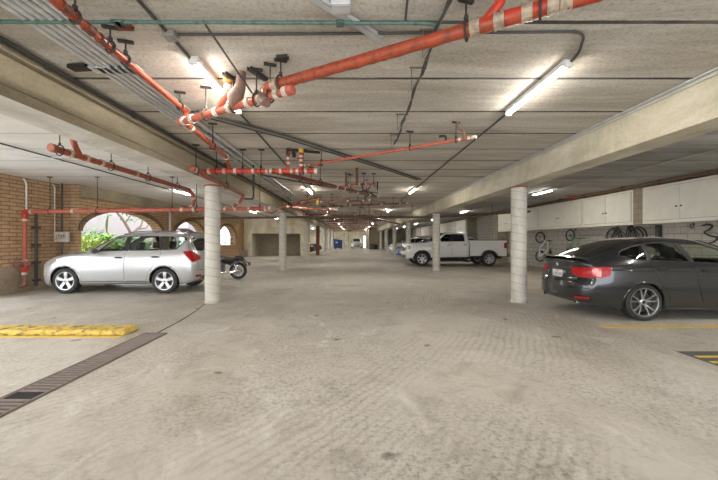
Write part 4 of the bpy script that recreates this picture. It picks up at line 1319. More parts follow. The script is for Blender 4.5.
def A_at(x): return Vector((x, 3.3049 - .5440 * (x + .836), 2.95))
# A: the big diagonal pipe overhead
A0, A1 = (-0.836, 3.305, 2.950), (1.662, 1.946, 2.950)
A = pipe('overhead_pipe', 'thick orange diagonal pipe running overhead to the upper right', [(-0.855, 3.301, 2.850), (-0.852, 3.292, 2.940), A1], .047, M_orange,
     coup=[(-0.735, 3.252, 2.950), (0.860, 2.370, 2.950), (0.998, 2.296, 2.950), (1.147, 2.215, 2.950), (1.277, 2.145, 2.950), (1.340, 2.113, 2.950)], hang=[(-0.681, 3.220, 2.950), (0.807, 2.400, 2.950), (1.212, 2.177, 2.950)], rag=.10, bend=.07, clen=.032, cmat=M_tan)
for a, b in ((.89, .97), (1.025, 1.127), (1.172, 1.253), (1.363, 1.49)):
    part_tube(A, 'red_section', [A_at(a), A_at(b)], .052, M_red)
br_ = part_tube(A, 'branch', [(0.912, 2.339, 2.950), (0.941, 2.326, 2.990), (1.010, 2.292, 3.070), (1.042, 2.335, 3.170)], .034, M_red, .06)
# B: manifold below it
Bp = pipe('manifold_pipe', 'orange manifold pipe with pale couplings left of the long diagonal pipe', [(-2.055, 4.014, 2.850), (-0.570, 3.140, 2.850)], .040, M_salmon,
     coup=[(-1.997, 3.970, 2.850), (-1.859, 3.904, 2.850), (-1.493, 3.689, 2.850), (-1.310, 3.577, 2.850), (-1.073, 3.434, 2.850), (-0.917, 3.348, 2.850), (-0.731, 3.233, 2.850), (-0.634, 3.178, 2.850)],
     hang=[(-1.653, 3.778, 2.850), (-1.257, 3.550, 2.850), (-0.973, 3.372, 2.850), (-0.810, 3.278, 2.850)], bend=0, caps=(1, 1), clen=.024)
part_tube(Bp, 'riser', [(-1.47, 3.67, 2.86), (-1.40, 3.60, 2.93), (-1.32, 3.56, 3.0), (-1.32, 3.56, 3.168)], .037, M_salmon)
ring_on(Bp, (-1.32, 3.56, 3.05), (0, 0, 1), .037)
part_tube(Bp, 'ceiling_sleeve', [(-1.32, 3.56, 3.11), (-1.32, 3.56, 3.169)], .052, simple('ochre_sleeve', (.50, .30, .07), .7))
part_tube(Bp, 'cast_offset', [(-1.27, 3.52, 2.85), (-1.22, 3.49, 2.93), (-1.16, 3.46, 3.02), (-1.14, 3.44, 3.168)], .06, M_iron, radii=[.045, .085, .055, .042])
part_tube(Bp, 'cast_offset', [(-0.894, 3.301, 2.850), (-0.848, 3.274, 2.790), (-0.834, 3.297, 2.750)], .06, M_iron, radii=[.055, .062, .02])
part_tube(Bp, 'cross_tee', [(-1.004, 3.442, 2.920), (-0.893, 3.371, 2.950)], .036, M_iron)
def strut(label, a, b, w=.035, mat=None, nm='ceiling_strut'):
    a = Vector(a); b = Vector(b); d = b - a; L_ = d.length; ang = math.atan2(d.y, d.x)
    t = thing(nm, label, 'ceiling bracket', a, ang)
    bm = B(); box(bm, 0, L_, -w / 2, w / 2, -.018, -.012); box(bm, 0, L_, -w / 2, -w / 2 + .004, -.018, .018); box(bm, 0, L_, w / 2 - .004, w / 2, -.018, .018)
    o = obj('channel', bm, mat or M_hanger, t); o.rotation_euler = (0, -math.asin(d.z / L_), 0)
    for x in (.04, L_ - .04):
        bm = B(); z1 = CEIL - a.z - .001; lathe(bm, [(.008, 0), (.008, z1 - .012), (.022, z1 - .01), (.022, z1)], 10, (x, 0, 0)); obj('anchor_bolt', bm, M_hanger, t)
    return t
strut('black ceiling bracket left of the pair over the manifold pipe', (-1.317, 3.431, 3.150), (-1.231, 3.662, 3.150), .05)
strut('black ceiling bracket right of the pair over the manifold pipe', (-1.031, 3.331, 3.150), (-0.924, 3.570, 3.150), .05)
strut('small black ceiling bracket above the left end of the diagonal pipe', (-0.712, 3.147, 3.150), (-0.605, 3.130, 3.150), .045)
strut('long grey steel strut at the top centre crossing the green pipe', (-0.304, 2.322, 3.140), (0.236, 2.832, 3.140), .06, M_galv)
strut('rusty ceiling bracket left of the lit left batten', (-1.880, 2.688, 3.150), (-1.764, 2.694, 3.150), .04, M_rust)
strut('black ceiling box bracket over the beam conduits at the upper left', (-2.779, 3.311, 3.140), (-2.596, 3.292, 3.140), .09)
t = thing('junction_box', 'grey ceiling junction box at the top centre on the steel strut', 'junction box', (-0.087, 2.425, 3.150)); bm = B(); box(bm, -.07, .07, -.06, .06, -.04, .018, .006); obj('box', bm, M_galv, t)
bm = B(); box(bm, -.055, .055, -.045, .045, -.044, -.0405); obj('cover_plate', bm, M_galv, t)

# C and its continuation toward the tee
pipe('sprinkler_pipe', 'rusty orange pipe coming from the top left corner toward the manifold', [(-1.90, -2.0, 3.0), (-1.92, 2.0, 3.0), (-2.018, 4.085, 3.000), (-2.008, 3.993, 2.870)], .030, M_orange,
     coup=[(-1.908, 2.250, 3.000), (-1.922, 2.474, 3.000), (-1.935, 2.611, 3.000), (-2.026, 4.053, 3.000)], hang=[(-1.916, 2.341, 3.000), (-1.941, 2.705, 3.000), (-1.952, 2.901, 3.000), (-2.009, 3.901, 3.000)], rag=.12, bend=.05, hmat=M_hanger, cmat=M_rust, group='sprinkler piping')
D_Y, D_Z = 6.4, 2.755
pipe('sprinkler_pipe', 'orange pipe slanting down from the manifold to the level cross pipe', [(-1.990, 3.980, 2.830), (-2.124, 5.620, 2.830), (-2.32, 6.25, 2.84), (-2.33, 6.38, 2.78)], .032, M_orange,
     coup=[(-2.017, 4.159, 2.830), (-2.137, 5.655, 2.830)], hang=[(-2.081, 4.959, 2.830)], bend=.06, clen=.02, group='sprinkler piping')
D = pipe('sprinkler_pipe', 'orange-red level pipe with pale couplings in front of the left beam', [(-2.98, 6.62, 2.715), (-2.86, 6.42, 2.74), (-2.70, D_Y, D_Z), (-1.62, D_Y, D_Z), (-.69, D_Y, D_Z)], .047, M_red,
     coup=[(x, D_Y, D_Z) for x in (-2.74, -2.45, -2.24, -1.90, -1.64, -1.56, -1.38, -1.17, -1.06, -.90)], hang=[(-2.60, D_Y, D_Z), (-1.75, D_Y, D_Z), (-.95, D_Y, D_Z), (-2.1, D_Y, D_Z)], bend=.1, caps=(0, 2), clen=.022, group='sprinkler piping')
part_tube(D, 'riser', [(-1.24, D_Y, D_Z), (-1.24, D_Y, 3.08), (-1.17, D_Y, 3.14), (-1.12, D_Y, 3.06)], .032, M_oxide)
for z in (2.90, 2.99): ring_on(D, (-1.24, D_Y, z), (0, 0, 1), .034, l=.02)
part_tube(D, 'trap_bend', [(-1.24, D_Y, 3.06), (-1.23, D_Y, 3.15), (-1.14, D_Y, 3.15), (-1.12, D_Y, 3.02)], .036, M_black)
part_tube(D, 'riser', [(-.99, D_Y, D_Z), (-.99, D_Y, 3.168)], .034, M_red)
for z in (2.86, 2.95, 3.03): ring_on(D, (-.99, D_Y, z), (0, 0, 1), .034, l=.02)
part_tube(D, 'ceiling_sleeve', [(-.99, D_Y, 3.10), (-.99, D_Y, 3.168)], .055, M_yellow)
strut('black ceiling bracket over the two risers of the level pipe', (-1.25, 6.3, 3.14), (-.65, 6.55, 3.14), .05)
# E along the lower edge of the beam
E = pipe('sprinkler_pipe', 'brown-orange pipe hugging the lower edge of the left beam', [(-2.84, 5.93, 2.70), (-2.88, 8.85, 2.62), (-3.05, 9.08, 2.47), (-3.36, 9.2, 2.30)], .045, M_oxide, coup=[(-2.84, 6.0, 2.70), (-3.1, 9.1, 2.44), (-3.26, 9.16, 2.36)],
     hang=[(-2.845, 6.08, 2.70), (-2.86, 7.6, 2.65)], caps=(1, 0), bend=.12, clen=.022, group='sprinkler piping')
pipe('drop_pipe', 'thin dark drop pipe hanging down beside the left beam behind the near column', [(-2.22, 7.5, 3.168), (-2.22, 7.5, 2.42), (-2.30, 7.7, 2.38), (-2.80, 8.7, 2.50)], .020, M_hanger, coup=[(-2.22, 7.5, 2.9), (-2.22, 7.5, 2.6)], cmat=M_hanger, bend=.06)
# F across the left bay with its riser at the wall
FZ = lambda x: 2.205 + (x + 8.99) * .0143
F = pipe('fire_main', 'long salmon-red main crossing the left bay above the silver car', [(-8.99, 9.2, .22), (-8.99, 9.2, 2.205), (-2.27, 9.2, FZ(-2.27))], .055, M_salmon,
     coup=[(-8.99, 9.2, 1.98), (-8.99, 9.2, .88), (-8.99, 9.2, .52), (-8.80, 9.2, 2.21), (-7.66, 9.2, FZ(-7.66)), (-4.68, 9.2, FZ(-4.68)), (-4.36, 9.2, FZ(-4.36)), (-3.50, 9.2, FZ(-3.5)), (-3.22, 9.2, FZ(-3.2)), (-2.85, 9.2, FZ(-2.85)), (-2.4, 9.2, FZ(-2.4))],
     hang=[(-7.0, 9.2, FZ(-7)), (-8.3, 9.2, FZ(-8.3)), (-4.95, 9.2, FZ(-4.95)), (-4.28, 9.2, FZ(-4.28)), (-2.55, 9.2, FZ(-2.55))], bend=.09, caps=(0, 2), clen=.028, group='sprinkler piping')
part_tube(F, 'elbow', [(-8.99, 9.2, 2.04), (-8.99, 9.2, 2.205), (-8.84, 9.2, 2.207)], .072, M_red, .09)
part_tube(F, 'valve_body', [(-8.99, 9.2, .56), (-8.99, 9.2, .62), (-8.99, 9.2, .76), (-8.99, 9.2, .82)], .09, M_red, radii=[.06, .10, .10, .06])
part_tube(F, 'valve_stem', [(-8.99, 9.2, .69), (-8.90, 8.98, .78)], .025, M_iron)
bm = B(); tube(bm, [Vector((-8.90, 8.97, .79)) - F.location + Vector((.0 + .13 * math.cos(x), .04 * math.cos(x), .13 * math.sin(x))) for x in np.linspace(0, 2 * PI, 19)[:-1]], .016, 6, closed=True); tube(bm, [Vector((-9.03, 8.93, .79)) - F.location, Vector((-8.77, 9.01, .79)) - F.location], .012, 6)
obj('hand_wheel', bm, M_iron, F, smooth=True)
part_tube(F, 'foot_elbow', [(-8.99, 9.2, .50), (-8.99, 9.2, .30), (-9.02, 9.2, .20), (-9.11, 9.2, .18)], .06, M_iron, .08)
# J in the left bay
J = pipe('sprinkler_pipe', 'dark orange pipe with a capped end hanging under the white left ceiling', [(-4.47, 4.98, 2.81), (-4.44, 9.18, 2.79), (-4.33, 9.2, 2.50), (-4.50, 9.2, 2.28)], .052, M_oxide, coup=[(-4.46, 5.3, 2.81), (-4.46, 5.62, 2.81), (-4.46, 5.95, 2.81), (-4.46, 6.9, 2.81), (-4.35, 9.2, 2.56), (-4.42, 9.2, 2.37)],
     hang=[(-4.47, 5.12, 2.81), (-4.46, 6.2, 2.81), (-4.46, 7.3, 2.81), (-4.45, 8.5, 2.79)], caps=(1, 0), bend=.16, clen=.025, group='sprinkler piping', cmat=simple('tan_coupling', (.45, .34, .24), .6))
part_tube(J, 'riser', [(-4.46, 5.50, 2.81), (-4.46, 5.42, 2.90), (-4.46, 5.36, 3.00), (-4.46, 5.36, 3.168)], .045, M_oxide)
# G brown run and its end cluster
G = pipe('sprinkler_pipe', 'brown pipe receding diagonally under the centre ceiling', [(-1.537, 6.377, 2.750), (0.734, 10.278, 2.750)], .045, M_rust, coup=[(-0.446, 8.320, 2.750), (-0.256, 8.615, 2.750), (0.109, 9.196, 2.750), (0.438, 9.816, 2.750)], hang=[(-1.120, 7.102, 2.750), (-0.759, 7.731, 2.750), (-0.080, 8.914, 2.750), (0.375, 9.685, 2.750)], caps=(1, 2), clen=.02, group='sprinkler piping')
pipe('sprinkler_pipe', 'thin dark line running beside the brown diagonal pipe', [(-1.862, 6.876, 2.770), (-0.213, 8.960, 2.770), (0.710, 9.538, 2.770)], .018, M_darkconduit, hang=[(-1.023, 7.991, 2.770)], group='sprinkler piping')
K = pipe('valve_assembly', 'cluster of small red and pale fittings at the end of the brown diagonal pipe', [(-0.431, 9.046, 2.850), (-0.026, 8.675, 2.870), (0.597, 8.718, 2.890)], .028, M_salmon, coup=[(-0.320, 8.960, 2.850), (-0.078, 8.754, 2.870), (0.155, 8.675, 2.870), (0.335, 8.657, 2.880), (0.464, 8.657, 2.880)], hang=[(-0.130, 8.754, 2.870), (0.283, 8.657, 2.880), (0.541, 8.657, 2.880)], clen=.022)
part_tube(K, 'riser', [(-0.184, 8.855, 2.860), (-0.179, 8.576, 3.160)], .028, M_iron)
part_tube(K, 'riser', [(0.103, 8.675, 2.870), (0.096, 8.036, 3.160)], .035, M_rust)
part_tube(K, 'lower_leg', [(0.230, 8.597, 2.870), (0.275, 9.232, 2.810), (0.448, 9.408, 2.780), (0.687, 10.041, 2.750)], .022, M_hanger)
part_tube(K, 'lower_leg', [(0.461, 8.597, 2.870), (0.431, 9.049, 2.810), (0.224, 9.408, 2.780)], .022, M_rust)
bm = B(); c_ = Vector((0.650, 8.918, 2.870)) - K.location; tube(bm, loop_pts(c_, .11, 'X', 16), .014, 6, closed=True); tube(bm, [c_ + Vector((0, 0, -.11)), c_ + Vector((0, 0, .11))], .01, 6); tube(bm, [c_, c_ - Vector((.1, 0, 0))], .014, 6)
obj('hand_wheel', bm, M_hanger, K)
# H thin salmon run
H = pipe('sprinkler_pipe', 'thin salmon pipe slanting across the centre ceiling to the right', [(-.95, 6.6, 2.90), (1.73, 4.75, 2.90)], .022, M_salmon, coup=[(-.85, 6.53, 2.9), (1.55, 4.875, 2.9), (1.66, 4.80, 2.9)], hang=[(-.6, 6.36, 2.9), (.9, 5.32, 2.9), (1.5, 4.9, 2.9)], rag=.15, group='sprinkler piping', caps=(2, 2), clen=.018)
part_tube(H, 'riser', [(1.60, 4.84, 2.9), (1.60, 4.84, 3.03), (1.52, 4.90, 3.08), (1.52, 4.90, 3.168)], .020, M_iron)
part_tube(H, 'drop', [(1.38, 4.99, 2.9), (1.38, 4.99, 2.99), (1.30, 5.05, 3.0)], .018, M_hanger)
# L mid-depth orange pipes
L1 = pipe('sprinkler_pipe', 'orange pipe bending over the second left column', [(-2.973, 10.297, 2.400), (-2.843, 11.792, 2.380), (-2.308, 11.404, 2.570), (-1.506, 12.338, 2.570), (-0.680, 13.440, 2.570)], .034, M_oxide, coup=[(-2.646, 11.400, 2.400), (-2.254, 11.473, 2.570), (-1.873, 11.871, 2.570)], hang=[(-2.171, 11.579, 2.570), (-1.631, 12.179, 2.570)], bend=.12, clen=.025, group='sprinkler piping')
part_tube(L1, 'branch', [(-2.137, 11.579, 2.570), (-1.737, 10.611, 2.650), (-0.963, 10.436, 2.770)], .030, M_orange, .1)
t = thing('valve_tag', 'small yellow tag hanging from the orange pipe over the second left column', 'tag', (-1.129, 10.687, 2.770))
bm = B(); tube(bm, [(0, 0, 0), (0, 0, -.06)], .004, 5); obj('wire', bm, M_hanger, t); bm = B(); box(bm, -.035, .035, -.004, .004, -.22, -.06, .003); obj('tag_plate', bm, M_yellow, t)
# M brown main across everything
pipe('drain_pipe', 'long dark brown pipe crossing the whole aisle behind the second columns', [(-8.35, 16.9, 2.50), (-3.0, 16.9, 2.57), (4.0, 16.9, 2.57), (8.9, 16.9, 2.86)], .055, M_brownpipe, coup=[(-5.2, 16.9, 2.54), (-1.0, 16.9, 2.57), (2.4, 16.9, 2.57), (6, 16.9, 2.69)], cmat=M_brownpipe, hang=[(-6.5, 16.9, 2.52), (-2.2, 16.9, 2.57), (.8, 16.9, 2.57), (3.0, 16.9, 2.57), (7.0, 16.9, 2.75)], clen=.05)
pipe('drain_pipe', 'second brown pipe bending off the long crossing pipe toward the right row', [(.3, 17.2, 2.56), (1.7, 18.4, 2.50), (3.2, 22.5, 2.46), (3.3, 31, 2.45)], .05, M_brownpipe, cmat=M_brownpipe, coup=[(1.7, 18.4, 2.5)], hang=[(2.2, 19.8, 2.49), (3.2, 23.5, 2.46), (3.25, 28, 2.45)], bend=.3)
# R above the cabinets
Rr = pipe('sprinkler_pipe', 'reddish brown pipe running along above the right wall cabinets', [(8.76, 5.0, 3.10), (8.76, 20.5, 3.10)], .046, M_brownpipe, coup=[(8.76, y, 3.10) for y in (9.6, 12.7, 13.4, 16.8)], cmat=M_rust, hang=[(8.74, 7.5, 3.09), (8.74, 10.9, 3.09), (8.74, 14.2, 3.09), (8.74, 18, 3.09)], group='sprinkler piping')
part_tube(Rr, 'branch', [(8.74, 13.0, 3.09), (8.45, 13.0, 3.09), (8.3, 13.0, 3.13), (8.3, 13.0, 3.168)], .04, M_orange)
# deeper branch lines, each with risers and hangers
deep = [(12.6, -2.2, .6, 2.86, M_rust, 'in front of the second columns'), (14.3, -1.4, 2.2, 2.92, M_rust, 'just before the second columns'), (18.6, -2.7, 1.2, 2.80, M_rust, 'just behind the long brown crossing pipe'),
        (20.8, -2.0, 2.0, 2.88, M_iron, 'midway between second and third columns'), (22.6, -2.8, .4, 2.82, M_hanger, 'just before the third columns'), (25.4, -2.6, 2.6, 2.85, M_oxide, 'beyond the third columns'),
        (28.5, -2.2, 1.6, 2.82, M_rust, 'before the oxide red column'), (32.5, -2.9, 2.4, 2.80, M_salmon, 'beyond the oxide red column'), (36.5, -2.6, 2.8, 2.78, M_oxide, 'between fourth and fifth columns'),
        (41.0, -2.9, 2.9, 2.74, M_oxide, 'between fifth and sixth columns'), (46.0, -2.9, 2.2, 2.72, M_salmon, 'near the sixth columns'), (51.0, -2.9, 2.0, 2.70, M_oxide, 'before the far white car')]
for (y, x0, x1, z, mt, txt) in deep:
    sl = rnd.uniform(-.9, .9)
    p0, p1 = Vector((x0, y + sl, z)), Vector((x1, y - sl, z))
    f = lambda q: p0.lerp(p1, q)
    t = pipe('branch_pipe', 'branch pipe under the aisle ceiling ' + txt, [p0, p1], rnd.uniform(.022, .034), mt, coup=[f(.08), f(.3), f(.36), f(.72), f(.92)], hang=[f(.15), f(.5), f(.85)], caps=(1, 2), group='branch pipes across the deeper aisle')
    for q in (.33, .60, .94):
        a = f(q); part_tube(t, 'riser', [a, a + Vector((0, 0, .12)), a + Vector((.05, .06, .2)), Vector((a.x + .05, a.y + .06, 3.168))], .024, rnd.choice([M_iron, mt, M_hanger]), .05)
    a = f(.45); part_tube(t, 'side_leg', [a, a + Vector((.02, .5, -.04)), a + Vector((.3, .9, -.04)), a + Vector((.5, 2.2, 0))], .020, rnd.choice([M_rust, M_hanger]), .08)
    a = f(.75); part_tube(t, 'side_leg', [a, a + Vector((-.02, -.4, .05)), a + Vector((-.5, -.8, .05))], .018, M_iron, .08)
# lengthwise lines deeper down the aisle
pipe('sprinkler_pipe', 'long orange pipe running down the left side of the far aisle ceiling', [(-2.6, 12.5, 2.80), (-2.6, 56, 2.80)], .035, M_oxide, coup=[(-2.6, y, 2.8) for y in (14, 18, 22, 27, 33, 40)], hang=[(-2.6, y, 2.8) for y in (13.5, 17.5, 21.5, 25.5, 30, 36, 44)], group='sprinkler piping')
pipe('sprinkler_pipe', 'thin dark pipe running down the middle of the far aisle ceiling', [(.35, 13.5, 2.96), (.35, 56, 2.96)], .022, M_rust, coup=[(.35, y, 2.96) for y in (16, 21, 26)], hang=[(.35, y, 2.96) for y in (15, 19, 24, 29, 35)], group='sprinkler piping')

# conduits on the ceiling
def conduit(label, pts, r, mat, bend=.05, straps=(), name='conduit', group=None):
    O = Vector(pts[0]); t = thing(name, label, 'conduit', O, group=group)
    bm = B(); tube(bm, [Vector(p) - O for p in pts], r, 8, bend=bend); obj('conduit_length', bm, mat, t, smooth=True, sharp=.9)
    for s_ in straps:
        q, d = locate([Vector(p) - O for p in pts], Vector(s_) - O); bm = B(); box(bm, q.x - r * 2.2, q.x + r * 2.2, q.y - r * 2.2, q.y + r * 2.2, q.z - r * 1.1, q.z + r * .4, .002); obj('strap', bm, mat, t)
    return t
place = ['outermost, nearest the aisle', 'second from the aisle side', 'third from the aisle side', 'fourth from the aisle side', 'fifth from the aisle side', 'innermost, nearest the beam']
for i in range(6):
    x = -2.15 - .070 * i
    pts = [(x, YB + .2, 3.135), (x, 4.4 + .1 * i, 3.135)]
    if i not in (0, 2, 4): pts[-1] = (x, 30, 3.135)
    conduit('grey ceiling conduit in the upper-left bundle, ' + place[i], pts, .026, M_galv, straps=[(x, y, 3.135) for y in (1.6, 3.3)], group='conduit bundle along the left beam')
for i, w_ in enumerate(('upper-left', 'middle', 'lower-right')):
    o_ = .055 * i
    conduit('dark conduit slanting across the centre ceiling, ' + w_ + ' of the three', [(-2.16 + o_, 4.50 - o_ * .6, 3.138), (-1.16 + o_, 5.56 - o_ * .6, 3.138), (1.18 + o_, 8.64 - o_ * .6, 3.138), (1.8 + o_, 9.5 - o_ * .6, 3.138)], .017, M_darkconduit if i != 1 else M_greyconduit, group='slanting conduits on the centre ceiling')
conduit('thin dark conduit along the top of the left beam, outer of two', [(-2.93, YB + .2, 3.13), (-2.93, 40, 3.13)], .016, M_darkconduit)
conduit('thin dark conduit along the top of the left beam, inner of two', [(-2.98, YB + .2, 3.13), (-2.98, 40, 3.13)], .014, M_darkconduit, straps=[(-2.98, y, 3.13) for y in (2.6, 3.3, 4.6)])
gp = conduit('verdigris green pipe crossing the ceiling from the upper left corner', [(-2.85, 2.56, 3.11), (.55, 2.58, 3.11), (.66, 2.60, 3.11), (.70, 2.30, 3.14)], .014, M_green, straps=[(-1.8, 2.56, 3.11), (-1.78, 2.56, 3.11), (-.1, 2.57, 3.11)])
conduit('thin green-black stay slanting from the green pipe down to the manifold', [(-1.140, 2.553, 3.110), (-0.986, 3.280, 2.880)], .009, M_darkconduit)
conduit('dark conduit line feeding the left row of aisle battens', [(-1.53, YB + .2, 3.155), (-1.53, 57, 3.155)], .013, M_darkconduit)
conduit('grey conduit line feeding the right row of aisle battens', [(-1.45, 2.79, 3.150), (1.90, 2.75, 3.150), (2.08, 3.1, 3.150), (2.08, 57, 3.150)], .012, M_darkconduit, bend=.12)
t = thing('junction_box', 'small grey ceiling junction box on the dark conduit at the upper left', 'junction box', (-1.51, 2.79, 3.155)); bm = B(); box(bm, -.05, .05, -.05, .05, -.04, .01, .005); obj('box', bm, M_greyconduit, t)
bm = B(); tube(bm, [(0, 0, -.04), (0, 0, -.048)], .035, 12); obj('cover_plate', bm, M_greyconduit, t)
conduit('dark wire conduit along the white ceiling of the left bay', [(-6.2, YB + .2, 3.14), (-6.2, 28.5, 3.14)], .014, M_darkconduit, straps=[(-6.2, y, 3.14) for y in (7.2, 10.2)])
conduit('pale conduit along the ceiling of the right bay', [(6.85, YB + .2, 3.14), (6.85, 50, 3.14)], .011, M_galv)
conduit('thin grey conduit on top edge of the right beam, upper of two', [(3.61, YB + .2, 3.15), (3.61, 50, 3.15)], .013, M_galv, straps=[(3.61, y, 3.15) for y in (3.6, 4.8, 6.2, 8)])
conduit('thin grey conduit on top edge of the right beam, lower of two', [(3.622, YB + .2, 3.105), (3.622, 50, 3.105)], .011, M_galv)
# twin hanging cables with brackets
for k, (dx, txt) in enumerate(((0, 'left strand'), (.035, 'right strand'))):
    pts = []
    for i in range(26):
        y = 2.2 + 3.6 * i / 25; pts.append((.655 + dx * math.cos(i * .9) * .6 + .004 * math.sin(i * 1.7) + .02 * (y - 2.2), y, 3.10 + .006 * math.sin(i * 2.1 + k)))
    c_ = conduit('dark twisted cable sagging along the centre ceiling, ' + txt, pts, .010, M_darkconduit, bend=0, name='cable')
    if k == 0:
        for y in (2.75, 3.35, 4.6, 5.5):
            bm = B(); x = .66 + .02 * (y - 2.2) - c_.location.x; yy = y - c_.location.y; z = 3.10 - c_.location.z
            tube(bm, [(x - .10, yy, CEIL - c_.location.z - .004), (x - .10, yy, z - .16), (x + .02, yy, z)], .007, 6); box(bm, x - .12, x + .05, yy - .012, yy + .012, CEIL - c_.location.z - .012, CEIL - c_.location.z - .002)
            obj('bracket', bm, M_hanger_tan, c_)
conduit('short dark rod conduit at the top, right of centre', [(0.382, 2.332, 3.140), (0.405, 2.619, 3.130)], .009, M_darkconduit)
conduit('thin white conduit crossing above the left beam and near column', [(-7.0, 6.9, 3.13), (-3.55, 6.9, 3.13)], .010, M_galv)
# conduits on the brick wall
conduit('white conduit dropping down the brick wall to the fire main', [(-9.12, 9.30, 3.14), (-9.12, 9.38, 3.02), (-9.12, 9.38, 2.28)], .022, M_white, bend=.06)
conduit('dark ribbed pipe standing against the brick wall beside the riser', [(-9.07, 9.62, .12), (-9.07, 9.62, 2.25)], .035, M_darkconduit, straps=[(-9.07, 9.62, z) for z in np.arange(.3, 2.2, .5)])
conduit('pale conduit near the inner corner of the brick wall', [(-9.125, 10.20, 3.14), (-9.125, 10.28, 3.05), (-9.125, 10.28, 1.7)], .018, M_galv, bend=.06)
conduit('cream downpipe on the brick between the first two arches', [(-8.47, 15.55, 0.05), (-8.47, 15.55, 2.78)], .06, M_whitewall)
t = thing('utility_box', 'grey metal box with dark lettering on the brick wall left of the first arch', 'electrical box', (-8.84, 10.2, 1.38))
bm = B(); box(bm, -.20, .20, -.05, .05, 0, .30, .008); obj('box', bm, M_galv, t)
bm = B(); box(bm, -.185, .185, -.056, -.051, .015, .285, .002); obj('cover_plate', bm, M_coupling, t)
tm = text_mesh('JTM', .17)
for v in tm.verts: a, b, c = v.co; v.co = Vector((a, -.058 - c, .15 + b))
obj('lettering', tm, M_black, t)
bm = B(); tube(bm, [(-.02, .03, .30), (-.02, .03, 1.78)], .03, 8); tube(bm, [(-.02, .03, 0), (-.02, .03, -1.36)], .03, 8); obj('conduit_stem', bm, M_darkconduit, t)

